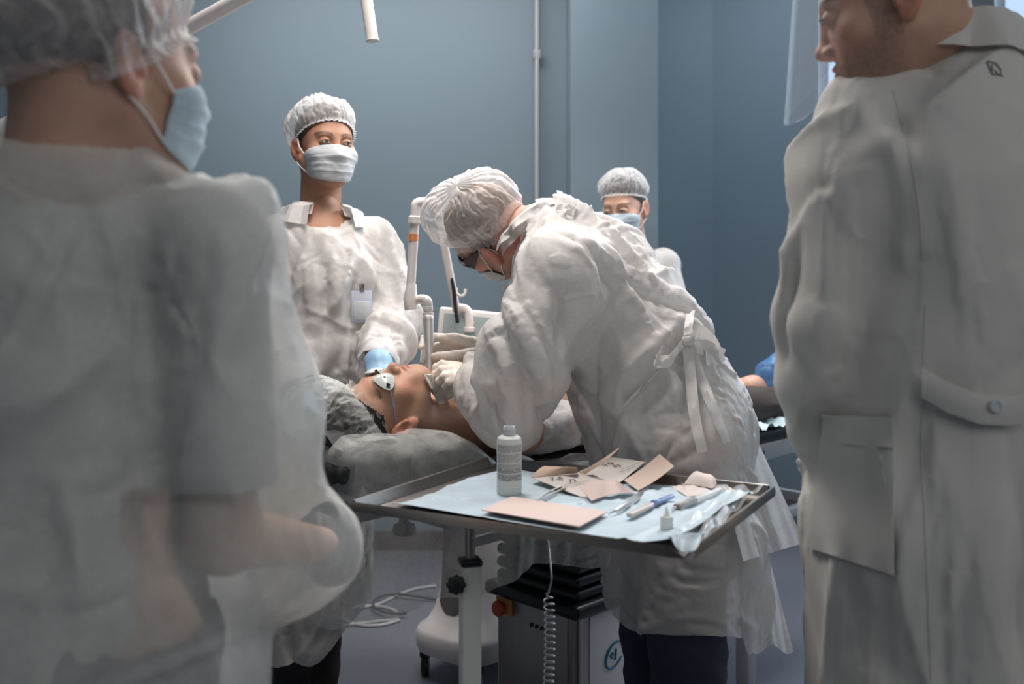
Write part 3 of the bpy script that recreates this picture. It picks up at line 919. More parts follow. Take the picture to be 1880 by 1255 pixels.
def trousers(parent, J, m, cutz=None, r=1.0, top=None):
    f = SDF()
    f.cap(J['hipL'], J['hipR'], .10*r, .10*r, .05); f.cap(J['pelvis'], J['waist'], .135*r, .125*r, .05)
    for s in 'LR': f.chain([J['hip'+s], J['kn'+s], J['an'+s]], [.098*r, .078*r, .066*r], .02)
    V, Q = isomesh(f, .012)
    keep = (V[:, 2] > .07) & (V[:, 2] < (top if top else 9))
    V, Q = sub(V, Q, keep)
    N = normals(V, Q)
    V = V + N*(.006*vnoise(V*np.array([1, 1, 2.2]), 12, 3)+.003*vnoise(V*np.array([1, 1, 1.6]), 30, 4))[:, None]
    return cloth_obj('trousers', V, Q, m, parent, 1)

def shoes(parent, J, m, fwd):
    for s in 'LR':
        an = J['an'+s]; f = nn([fwd[0], fwd[1], 0]); fl = np.array([an[0], an[1], 0.0]); q = SDF()
        q.cap(fl+[0, 0, .05]-f*.02, fl+[0, 0, .075]-f*.02, .045, .042, .03); q.cap(fl-f*.04+[0, 0, .038], fl+f*.16+[0, 0, .032], .040, .036, .03)
        q.carvebox(fl+[0, 0, -.05], (.4, .4, .052), rr=.0, k=.004)
        V, Q = isomesh(q, .007); meshobj('shoe', V, Q, m, parent)

# ======== the doctor leaning over the patient
def operator():
    J = dict(neck=P(985, 415, 2.29), chest=P(1062, 525, 2.26), waist=P(1175, 655, 2.23), pelvis=P(1240, 775, 2.2),
             shL=P(1035, 495, 2.13), shR=P(1005, 480, 2.46), elL=P(948, 745, 2.13), wrL=P(878, 694, 2.29),
             elR=P(985, 650, 2.60), wrR=P(905, 643, 2.49),
             hipL=P(1262, 815, 2.11), hipR=P(1225, 805, 2.29), knL=gp(1262, 2.06, .50), knR=gp(1205, 2.22, .50),
             anL=gp(1268, 2.04, .09), anR=gp(1205, 2.24, .09), foot=(-.6, .8, 0))
    root = thing('person', gp(1240, 2.2), 'person in sheer gown, cap and dark glasses bending over the patient', 'person')
    hd = Head(P(902, 424, 2.40), (-.58, .68, -.45), (-.76, -.33, .52), neck_to=P(975, 425, 2.31), nr=.058)
    z = 2.43
    # far hand round the handpiece
    kn = [P(832, 622, z+.01), P(826, 634, z+.03), P(826, 650, z+.045), P(832, 664, z+.05)]
    fg = [[P(800, 618, z+.035), P(779, 620, z+.02), P(774, 637, z-.005)], [P(803, 636, z+.05), P(780, 645, z+.035), P(776, 664, z+.005)],
          [P(806, 656, z+.06), P(786, 668, z+.04), P(783, 686, z+.015)], [P(812, 672, z+.06), P(797, 684, z+.045), P(796, 696, z+.03)]]
    hR = hand_sdf(P(890, 643, z+.03), kn, fg, [P(868, 648, z-.005), P(838, 652, z-.03), P(815, 653, z-.035), P(797, 654, z-.028)], 1.0, .0150, .0106)
    z = 2.31
    kn = [P(834, 676, z+.02), P(832, 682, z), P(836, 692, z-.02), P(844, 702, z-.03)]
    fg = [[P(812, 668, z+.03), P(801, 674, z+.03), P(797, 684, z+.03)], [P(812, 678, z), P(800, 686, z+.01), P(806, 696, z+.02)],
          [P(815, 690, z-.02), P(806, 699, z-.01), P(815, 706, z)], [P(824, 702, z-.03), P(817, 709, z-.02), P(826, 713, z-.01)]]
    hL = hand_sdf(P(878, 692, z+.0), kn, fg, [P(852, 680, z+.02), P(826, 672, z+.04), P(806, 680, z+.045), P(797, 689, z+.04)], 1.0, .0150, .0106)
    bd, bs = person_body(root, hd, J, MATS['skin_pink'], BASE['pink'], bodyh=.014, paintkw=dict(stubble=.35, flush=.16))
    for nm, hs, wr, dr, m_ in (('glove', hR, J['wrR'], P(905, 643, 2.49)-P(960, 645, 2.58), 'glove_latex'), ('glove', hL, J['wrL'], P(878, 694, 2.3)-J['elL'], 'glove_latex')):
        hs.cap(wr, np.asarray(wr)-nn(dr)*.09, .031, .036, .02)
        V, Q = isomesh(hs, .0030)
        N = normals(V, Q); V = V + N*(.0007*vnoise(V, 120, 5)+.0010*vnoise(V*np.array([2.2, 1, .6]), 60, 6))[:, None]
        meshobj(nm, V, Q, MATS[m_], root)
    # short hair at the nape
    hf = SDF(); hf.it = list(hd.skull.it)
    V, Q = isomesh(hf, .0035, off=.0025); L = hd.loc(V)
    keep = ((L[:, 1] < .012) | (L[:, 2] > .055)) & (L[:, 2] > -.058-.4*np.minimum(0, L[:, 1]+.03)) & ~((np.abs(L[:, 0]) > .055) & (L[:, 2] < -.015) & (L[:, 1] > -.045))
    V, Q = sub(V, Q, keep, 60); V = V + normals(V, Q)*(.0012*vnoise(V, 300, 3))[:, None]
    meshobj('hair', V, Q, mat('hair_fair', (.22, .135, .08), rough=.6, bump=.8, bscale=600), root)
    make_cap(hd, root, MATS['cap_film'], axis=(0, -.40, .92), centre=(0, -.012, .030), puff=.030, tmax=93, sag=(0, 1, .25), sagamt=.75, pleat=.0034, npl=40, seed=4)
    make_mask(hd, root, MATS['mask_white'], MATS['mask_loop'], ztop=-.030, seed=3, puff=.010)
    # dark wrap-round glasses
    G = []
    for a in np.linspace(-1.15, 1.15, 25):
        x = .074*math.sin(a)/math.sin(1.15); y = .112-.050*(1-math.cos(a))/(1-math.cos(1.15)); t = abs(a)/1.15
        G.append([hd.W((x*1.02, y+.003, .020-.004*t)), hd.W((x*1.03, y+.007, .006)), hd.W((x*1.01, y+.004, -.010)), hd.W((x*.98, y-.004, -.028+.014*t+.008*(1-t)**4))])
    gl = MB().grid(G, .003).build('dark_glasses', MATS['lens_black'], root)
    for q in (-1, 1):
        MB().poly([hd.W((q*.076, .064, .020)), hd.W((q*.078, .010, .018)), hd.W((q*.081, -.020, .004)), hd.W((q*.081, -.022, -.002)), hd.W((q*.078, .010, .007)), hd.W((q*.076, .050, -.008)), hd.W((q*.075, .062, -.018))], .0025, hd.R[:, 0]*q).build('temple', MATS['black_plastic'], gl)
    # clothing under the gown
    u = SDF(); u.cap(J['neck']+[.02, 0, -.01], J['chest'], .075, .142, .05); u.cap(J['chest'], J['waist'], .142, .135, .06); u.cap(J['waist'], J['pelvis'], .135, .150, .06)
    u.cap(J['pelvis'], J['pelvis']+[0.01, 0, -.22], .155, .165, .05); u.cap(J['shL'], J['shR'], .070, .070, .06)
    for s in 'LR': u.chain([J['sh'+s], J['el'+s]], [.066, .056], .04)
    V, Q = isomesh(u, .012)
    uk = (np.linalg.norm(V-P(968, 420, 2.3), axis=1) > .07)
    for s in 'LR': uk &= cuff(V, J['el'+s]*.75+J['sh'+s]*.25, J['el'+s]-J['sh'+s], .13)
    V2, Q2 = sub(V, Q, uk); V2 = V2+normals(V2, Q2)*(.006*vnoise(V2, 14, 2)+.003*vnoise(V2, 32, 5))[:, None]
    cloth_obj('scrub_top', V2, Q2, MATS['coat_under'], root, 1)
    trousers(root, J, MATS['trousers_navy'], top=.85); shoes(root, J, MATS['white_plastic'], (-.7, .7))
    # gown
    g = SDF(); g.cap(P(1020, 447, 2.29), P(1072, 535, 2.26), .105, .158, .05); g.cap(P(1072, 535, 2.26), P(1170, 650, 2.23), .158, .158, .08)
    g.cap(P(1170, 650, 2.23), P(1226, 790, 2.2), .156, .163, .08); g.cap(P(1226, 790, 2.2), P(1255, 980, 2.2), .163, .172, .08); g.cap(P(1255, 980, 2.2), P(1258, 1330, 2.2), .172, .168, .05)
    g.cap(P(1035, 500, 2.13), P(1005, 490, 2.44), .090, .085, .06)
    g.chain([P(1032, 510, 2.11), P(965, 650, 2.08), P(938, 742, 2.10)], [.096, .096, .082], .035)
    g.chain([P(938, 742, 2.10), P(893, 712, 2.24), P(868, 690, 2.32)], [.082, .064, .044], .04)
    g.chain([P(1005, 490, 2.48), P(975, 640, 2.60), P(900, 648, 2.50)], [.085, .085, .050], .03)
    u2 = SDF(); u2.it = list(u.it); u2.chain([J['elL'], J['wrL']], [.05, .035], .03)
    for q in 'LR': u2.chain([J['hip'+q], J['kn'+q], J['an'+q]], [.115, .092, .078], .03)
    def keep(V):
        k = np.linalg.norm((V-P(966, 408, 2.31))*np.array([1, .85, 1]), axis=1) > .088
        k &= ~((V[:, 0] < P(968, 0, 2.3)[0]) & (V[:, 2] > P(0, 520, 2.3)[2]) & (np.abs(V[:, 1]-2.3) < .10))
        k &= cuff(V, P(872, 694, 2.315), P(868, 690, 2.32)-P(893, 712, 2.24), .11)
        k &= cuff(V, P(912, 648, 2.50), P(900, 648, 2.50)-P(975, 640, 2.60), .11)
        hem = CAMH-(1118-HZ)*2.2/F - .012*np.sin(V[:, 0]*30) + np.where(V[:, 0] > gp(1340, 2.2)[0], -.05, 0)
        return k & (V[:, 2] > hem)
    def pin(V):
        return (np.linalg.norm(V-P(966, 408, 2.31), axis=1) < .12) | (rowd(V, P(885, 704, 2.28), P(868, 690, 2.32)-P(893, 712, 2.24)) > 0) & (V[:, 2] > .98)
    cr = []
    for a, b, wd, am in (((1040, 520), (1190, 590), .018, -.022), ((1010, 560), (960, 800), .02, .018), ((1060, 600), (1130, 700), .02, .016), ((1250, 640), (1160, 760), .02, .02),
                         ((1270, 640), (1290, 900), .018, .022), ((1240, 650), (1200, 880), .02, -.016), ((1300, 680), (1370, 960), .02, .02), ((1180, 900), (1210, 1150), .022, -.016), ((1290, 900), (1260, 1180), .022, .018),
                         ((1000, 740), (1080, 830), .02, .02), ((1020, 480), (1120, 430), .016, -.012), ((960, 620), (1010, 690), .015, -.018), ((930, 660), (900, 790), .015, .016), ((1100, 480), (1230, 640), .014, .012)):
        cr.append((P(*a, 2.06), P(*b, 2.04), wd*1.5, am))
    o, V, Q = gown(root, g, .0095, MATS['gown_sheer'], keep, u2, pin, it=110, grow=1.012, g=.8e-4, goal=.04, bend=.25, seed=2, seedamp=.005, seedscale=9, creases=cr,
        fold=dict(n=130, lo=.16, hi=.60, wd=.017, spread=.4, axis=(.35, 0, -.8), amp=.026, foci=(P(1262, 625, 2.05), P(1035, 495, 2.05), P(1000, 700, 2.05), P(955, 640, 2.0)), ffrac=.6))
    # collar with tie knot, belt, bow and the overlapping back flap
    collar(root, P(985, 437, 2.30), nn(P(965, 405, 2.31)-P(995, 450, 2.29)), (-.7, .1, -.7), .090, .078, .050, MATS['gown_dense'], fold=.30, gap=.9, fl=.02)
    bz = 2.10
    ribbon([P(1082, 400, 2.2), P(1060, 392, 2.2), P(1040, 382, 2.2), P(1020, 385, 2.2)], .022, (.2, .3, .9), MATS['gown_dense'], root)
    ribbon([P(1020, 385, 2.2), P(1042, 390, 2.18), P(1055, 380, 2.2)], .018, (.5, .2, .8), MATS['gown_dense'], root)
    on = caster(V, Q); w0 = on(1262, 625, .02); gd = MATS['gown_dense']
    ribbon([on(x, y, .010) for x, y in ((1150, 738), (1175, 715), (1200, 690), (1232, 655))]+[w0], .030, (.55, -.1, .8), gd, root, 'belt')
    ribbon([w0]+[on(x, y, .014) for x, y in ((1300, 640), (1330, 655))], .034, (.2, -.1, .95), gd, root, 'belt')
    ribbon([w0, on(1245, 640, .035), on(1228, 662, .040), on(1204, 660, .022), on(1215, 640, .02)], .028, (.3, -.3, .9), gd, root, 'bow_loop', .9)
    ribbon([w0, on(1285, 612, .04), on(1306, 628, .045), on(1318, 652, .03), on(1295, 655, .02)], .036, (.2, -.3, .9), gd, root, 'bow_loop', .6)
    ribbon([w0+[0, -.012, 0], on(1264, 600, .03), on(1268, 572, .02)], .020, (.9, 0, .3), gd, root, 'tie')
    ribbon([w0]+[on(x, y, .022) for x, y in ((1285, 690), (1310, 750), (1335, 812))], .024, (.9, -.1, .3), gd, root, 'tie', .9)
    ribbon([w0]+[on(x, y, .022) for x, y in ((1268, 690), (1275, 760), (1290, 830))], .024, (.9, -.1, .3), gd, root, 'tie', -.5)
    MB().lathe(w0-[0, .006, .012], (0, 0, 1), [(.001, 0), (.012, .004), (.014, .012), (.011, .020), (.001, .024)], 12).build('knot', gd, root)
    G = []
    for a in np.linspace(0, 1, 34):
        row = []
        for b in np.linspace(0, 1, 26):
            xl = 1262+ (1365-1262)*a; xr = 1300+(1477-1300)*a**.9; yb = 640 + a*(1030-640 - 34*b)
            zz = 2.06-.10*a + .32*b*(.5+.5*a) + .020*math.sin(b*13+a*3)*a + .010*math.sin(b*29+a*5)*a
            row.append(P(xl+(xr-xl)*b, yb, zz))
        G.append(row)
    G = np.array(G)
    MB().grid(G).build('gown_flap', MATS['gown_thin'], root)
    G = []
    for a in np.linspace(0, 1, 30):
        row = []
        for b in np.linspace(0, 1, 20):
            xl = 1300+75*a; xr = 1345+112*a; y = 760+(1192-760)*a + 8*math.sin(b*9)
            row.append(P(xl+(xr-xl)*b, y, 2.20+.14*b+.016*math.sin(b*11+a*4)+.008*math.sin(b*27+a*9)))
        G.append(row)
    MB().grid(G).build('gown_flap', MATS['gown_thin'], root)
    return root

# ======== the standing doctor
def assistant():
    Z = 2.85; f = np.array([.40, -.92, 0])
    J = dict(neck=P(592, 385, Z), chest=P(600, 500, Z), waist=P(590, 640, Z), pelvis=P(580, 760, Z),
             shR=P(513, 445, Z-.06), shL=P(672, 445, Z+.04), elL=P(708, 585, Z-.02), wrL=P(692, 668, Z-.27), elR=P(490, 600, Z-.10), wrR=P(552, 720, Z-.24),
             hipR=P(555, 790, Z-.03), hipL=P(615, 790, Z+.03), knR=gp(545, Z-.05, .48), knL=gp(592, Z+.02, .48), anR=gp(530, Z-.05, .09), anL=gp(585, Z+.03, .09), foot=(.4, -.9, 0))
    root = thing('person', gp(575, Z), 'person in mask, cap and collared white coat standing beside the patient, eyes visible', 'person')
    hd = Head(P(597, 270, Z), (.50, -.86, .02), (.04, 0, 1), neck_to=P(588, 400, Z+.02), nr=.056)
    person_body(root, hd, J, MATS['skin_tan'], BASE['tan'], paintkw=dict(brow=(.05, .03, .02), flush=.05))
    eyes(hd, root)
    make_cap(hd, root, MATS['cap_film'], axis=(0, -.42, .91), centre=(0, -.012, .030), puff=.026, tmax=93, sag=(0, -1, -.6), sagamt=.9, pleat=.0030, npl=44, seed=8)
    make_mask(hd, root, MATS['mask_white'], MATS['mask_loop'], ztop=-.008, seed=5, puff=.008)
    hf = SDF(); hf.it = list(hd.skull.it); V, Q = isomesh(hf, .004, off=.003); L = hd.loc(V)
    V, Q = sub(V, Q, (L[:, 2] > .045-.7*(-L[:, 1]+.06)) & (L[:, 2] > -.05), 60); meshobj('hair', V, Q, MATS['hair_dark'], root)
    zz = Z-.29
    kn = [P(708, 684, zz-.04), P(700, 688, zz-.05), P(690, 689, zz-.05), P(681, 686, zz-.04)]
    fg = [[k_+P(3, 18, zz)-P(0, 0, zz), k_+P(-4, 30, zz)-P(0, 0, zz)] for k_ in kn]
    hs = hand_sdf(P(694, 662, zz), kn, fg, [P(710, 672, zz), P(714, 684, zz-.02), P(710, 696, zz-.03)]); hs.cap(P(694, 662, zz), P(699, 650, zz+.04), .030, .030, .02)
    V, Q = isomesh(hs, .0035); meshobj('glove', V, Q, MATS['glove_blue'], root)
    zz = 2.52
    kn = [P(572+q*2, 752, zz-.012+q*.018) for q in range(4)]
    hs = hand_sdf(P(556, 735, zz+.06), kn, [[k_+[.022, -.01, -.012], k_+[.036, -.014, -.034]] for k_ in kn], [P(560, 745, zz), P(568, 752, zz-.04), P(576, 756, zz-.05)]); hs.cap(P(556, 735, zz+.06), P(548, 715, zz+.14), .031, .036, .02)
    V, Q = isomesh(hs, .0035); meshobj('glove', V, Q, MATS['glove_blue'], root)
    trousers(root, J, MATS['trousers_black'], r=.86, top=.75); shoes(root, J, MATS['black_rubber'], (.4, -.9))
    u = SDF(); u.cap(J['neck']+[0, 0, -.02], J['chest'], .07, .125, .05); u.cap(J['chest'], J['waist'], .125, .12, .05); u.cap(J['waist'], J['pelvis'], .12, .13, .05)
    u.cap(J['shL'], J['shR'], .055, .055, .05)
    for s in 'LR': u.chain([J['sh'+s], J['el'+s], J['wr'+s]], [.055, .046, .036], .03)
    V, Q = isomesh(u, .012); V, Q = sub(V, Q, (np.linalg.norm(V-P(592, 395, Z-.02), axis=1) > .072) & cuff(V, J['wrL']*.8+J['elL']*.2, J['wrL']-J['elL'], .09) & cuff(V, J['wrR'], J['wrR']-J['elR'], .09))
    cloth_obj('white_shirt', V, Q, MATS['gown_dense'], root, 1)
    for q in 'LR': u.chain([J['hip'+q], J['kn'+q], J['an'+q]], [.10, .082, .07], .03)
    g = SDF(); g.cap(P(592, 425, Z), P(602, 520, Z), .09, .152, .05); g.cap(P(602, 520, Z), P(592, 640, Z), .152, .165, .08); g.cap(P(592, 640, Z), P(575, 1300, Z), .165, .150, .08)
    g.cap(J['shL'], J['shR'], .070, .070, .05)
    g.chain([J['shL'], J['elL']+[.02, 0, 0], P(706, 622, Z-.12), J['wrL']+nn(J['wrL']-J['elL'])*.03], [.072, .080, .070, .047], .025)
    g.chain([J['shR'], J['elR'], J['wrR']], [.075, .085, .065], .025)
    def keep(V):
        k = np.linalg.norm((V-P(594, 392, Z-.03))*np.array([1, 1, 1.1]), axis=1) > .088
        k &= cuff(V, J['wrL']*1.05-J['elL']*.05, J['wrL']-J['elL'], .11); k &= cuff(V, J['wrR'], J['wrR']-J['elR'], .11)
        return k & (V[:, 2] > CAMH-(1192-HZ)*Z/F + .10*np.clip((V[:, 0]-gp(590, Z)[0])/.1, 0, 1.4)+.01*np.sin(V[:, 0]*40))
    cr = [(P(a, b, Z-.14), P(c, d, Z-.16), .022, e) for a, b, c, d, e in ((600, 430, 640, 700, -.014), (570, 440, 560, 700, .014), (545, 420, 520, 560, .014), (630, 470, 600, 620, .010), (670, 470, 650, 660, .014), (700, 560, 670, 640, -.014), (520, 700, 530, 1100, .016), (580, 800, 600, 1100, -.016))]
    gown(root, g, .0105, MATS['gown_sheer'], keep, u, lambda V: np.linalg.norm(V-P(594, 392, Z-.03), axis=1) < .11, it=90, grow=1.012, g=.8e-4, goal=.04, bend=.25, seed=5, seedamp=.005, seedscale=9, creases=cr,
        fold=dict(n=120, lo=.14, hi=.5, axis=(0, 0, 1), amp=.022, spread=.35, foci=(P(700, 590, Z-.1), P(600, 420, Z-.1)), ffrac=.4))
    collar(root, P(591, 402, Z), (0, .12, 1), (.40, -.92, -.1), .088, .070, .055, MATS['gown_dense'], fold=.42, gap=1.1, lapel=.045, fl=.055)
    # badge pocketed under the gown
    c = P(664, 562, Z-.138); R = frame((.45, -.9, 0), (0, 0, 1))
    b = MB().box(c, (.060, .004, .088), R, .003).build('name_badge', MATS['badge'], root)
    MB().box(c+R[:, 1]*.003-[0, 0, .012], (.048, .002, .05), R, .001).build('card', MATS['mask_white'], b)
    MB().box(c+[0, 0, .052]+R[:, 1]*.002, (.014, .006, .02), R, .002).build('clip', MATS['steel_dark'], b)
    return root

# ======== the patient on the couch
CO = np.array([-.29, 1.97]); CU = np.array([.70, .714]); CV = np.array([-.714, .70])      # couch: near head corner, length, width
CR = np.array([[CU[0], CV[0], 0], [CU[1], CV[1], 0], [0, 0, 1.]])
def cp(s, v, h): q = CO+CU*s+CV*v; return np.array([q[0], q[1], h])
PF = nn(np.array([-.10, -.26, .96])); PU = nn(np.array([-.88, -.45, -.14]))
def patient():
    R = frame(PF, PU)
    ear = P(744, 788, 2.24)
    C = ear - R @ np.array([.085, -.012, -.014])
    J = dict(neck=cp(.41, .21, .905), chest=cp(.62, .25, .925), waist=cp(.86, .27, .92), pelvis=cp(1.08, .27, .92),
             shR=cp(.49, .06, .905), shL=cp(.50, .42, .91), elR=cp(.80, .03, .885), wrR=cp(1.03, .10, .95), elL=cp(.80, .50, .88), wrL=cp(1.03, .42, .95),
             hipR=cp(1.08, .18, .92), hipL=cp(1.08, .36, .92), knR=cp(1.44, .12, .862), knL=cp(1.42, .30, .862), anR=cp(1.80, .05, .850), anL=P(1383, 712, 3.30), foot=(.3, .1, 1))
    root = thing('person', (J['pelvis'][0], J['pelvis'][1], .82), 'person lying face up on the couch in plastic cap, eye shields and dark trousers', 'person')
    hd = Head(C, PF, PU, neck_to=cp(.43, .21, .905), nr=.058, scale=1.0)
    bo, _ = person_body(root, hd, J, MATS['skin_mid'], BASE['mid'], feet=False, headh=.0023, paintkw=dict(flush=.14, lip=(.45, .17, .14), stubble=.12))
    hf = SDF(); hf.it = list(hd.skull.it); V, Q = isomesh(hf, .0035, off=.015); L = hd.loc(V)
    V, Q = sub(V, Q, (L[:, 2] > .050-1.0*(.055-L[:, 1])) & (L[:, 2] > -.06) & ~((np.abs(L[:, 0]) > .055) & (L[:, 2] < .030) & (L[:, 1] > -.035)), 60)
    V = V+normals(V, Q)*(.0008*vnoise(V, 160, 3))[:, None]; meshobj('hair', V, Q, MATS['hair_dark'], root)
    make_cap(hd, root, MATS['cap_film_thin'], axis=(0, -.34, .94), centre=(0, -.012, .030), puff=.040, tmax=90, sag=(0, 1, .55), sagamt=.95, pleat=.0062, npl=24, seed=14, flat=(0, -1, -.1), flatk=.8, crumple=.0055, band=.013)
    # eye shields: two cups on a bridge, thin dark cord to the ear
    sh = None
    for q in (-1, 1):
        G = []
        for a in np.linspace(0, 1, 9):
            row = []
            for t in np.linspace(0, 2*math.pi, 25):
                rr = .1+.9*a; x = .027*rr*math.cos(t)-q*(-.004); z = .0215*rr*math.sin(t)*(1-.25*math.cos(t)*q)
                row.append(hd.W((q*.033+x, .1030+.007*(1-rr*rr)-.018*(abs(q*.033+x)/.057)**2, z+.001)))
            G.append(row)
        o = MB().grid(G, .002).build('eye_shield' if sh is None else 'cup', mat('shield_green', (.50, .55, .52), rough=.3, coat=.3) if q < 0 else MATS['shield_green'], root if sh is None else sh)
        if sh is None: sh = o
    MB().tube([hd.W((-.014, .105, .004)), hd.W((0, .112, .006)), hd.W((.014, .105, .004))], .002, 6).build('bridge', MATS['black_plastic'], sh)
    for q in (1, -1):
        MB().tube([hd.W((q*.055, .094, .003)), hd.W((q*.059, .092, .0)), hd.W((q*.060, .088, .003)), hd.W((q*.058, .090, .006))], .003, 8).build('hinge', MATS['black_plastic'], sh)
        MB().tube(smooth_path([hd.W((q*.059, .091, .0)), hd.W((q*.068, .070, .001)), hd.W((q*.078, .035, .004)), hd.W((q*.082, .004, .006))], 5), .0016, 6).build('cord', MATS['ink_blue'], sh)
    # gauze pad taped on the chin and throat
    me = bo.data; Vb = np.empty(len(me.vertices)*3); me.vertices.foreach_get('co', Vb); Vb = Vb.reshape(-1, 3)+np.array(bo.matrix_world.translation)*0
    on = caster(Vb, [list(p.vertices) for p in me.polygons]); G = []
    c4 = ((776, 686), (824, 690), (842, 724), (806, 744))
    for a in np.linspace(0, 1, 14):
        row = []
        for b in np.linspace(0, 1, 14):
            x = (c4[0][0]*(1-a)+c4[1][0]*a)*(1-b)+(c4[3][0]*(1-a)+c4[2][0]*a)*b; y = (c4[0][1]*(1-a)+c4[1][1]*a)*(1-b)+(c4[3][1]*(1-a)+c4[2][1]*a)*b
            p = on(x, y, .008, 2.34); row.append(p if p[1] < 2.42 else P(x, y, 2.34))
        G.append(row)
    G = np.array(G)
    for _ in range(14):
        H = G.copy(); H[1:-1, 1:-1] = (G[:-2, 1:-1]+G[2:, 1:-1]+G[1:-1, :-2]+G[1:-1, 2:])/4; G = H
    MB().grid(G, .003).build('gauze_dressing', MATS['tape_white'], root)
    g = SDF(); g.cap(cp(.52, .24, .925), J['waist'], .125, .12, .06); g.cap(J['waist'], J['pelvis'], .12, .13, .05)
    g.cap(J['shR'], cp(.66, .045, .90), .062, .060, .03); g.cap(J['shL'], J['elL'], .066, .06, .03)
    V, Q = isomesh(g, .011)
    U_ = (V[:, :2]-CO) @ CU
    k = (U_ > .50+.012*np.sin(V[:, 1]*60)) & cuff(V, cp(.66, .045, .90), J['elR']-J['shR'], .1) & (V[:, 2] > .80)
    V, Q = sub(V, Q, k); N = normals(V, Q); V = V+N*(auto_folds(V, N, n=90, axis=(.6, .5, .2), amp=.018, wd=.014, seed=9)+.004*vnoise(V, 16, 4))[:, None]
    cloth_obj('disposable_top', V, Q, MATS['gown_thin'], root, 1)
    t = SDF(); t.cap(J['hipL'], J['hipR'], .105, .105, .03)
    t.chain([J['hipR'], J['knR'], cp(1.76, .06, .845)], [.105, .068, .058], .03); t.chain([J['hipL'], J['knL'], J['anL']*.62+J['knL']*.38], [.10, .068, .052], .03)
    V, Q = isomesh(t, .011); keep = cuff(V, cp(1.76, .06, .845), CR[:, 0], .1) & cuff(V, J['anL']*.62+J['knL']*.38, J['anL']-J['knL'], .085)
    V, Q = sub(V, Q, keep & (V[:, 2] > .797)); N = normals(V, Q); V = V+N*auto_folds(V, N, n=60, axis=(.7, .7, .3), amp=.014, wd=.015, seed=4)[:, None]
    cloth_obj('trousers', V, Q, MATS['pants_brown'], root, 1)
    for nm, pts, rr in (('shoe_cover', [P(1395, 728, 3.32), P(1408, 738, 3.32), P(1420, 690, 3.33), P(1432, 672, 3.34)], [.036, .040, .050, .044]), ('shoe_cover', [cp(1.82, .05, .87), cp(1.85, .05, .93), cp(1.88, .04, 1.03)], [.045, .05, .045])):
        f = SDF(); f.chain(pts, rr, .04); V, Q = isomesh(f, .0075); N = normals(V, Q)
        V = V+N*(auto_folds(V, N, n=70, axis=(0, 0, 1), lo=.04, hi=.12, amp=.014, wd=.008, spread=1.5, seed=8)+.005*vnoise(V, 40, 3))[:, None]
        meshobj(nm, V, Q, MATS['blue_film'], root)
    f = SDF(); f.chain([J['knL']*.45+J['anL']*.55, J['anL'], P(1408, 730, 3.32)], [.040, .036, .034], .03); V, Q = isomesh(f, .008); meshobj('bare_ankle', V, Q, MATS['skin_plain'], root)
    return hd

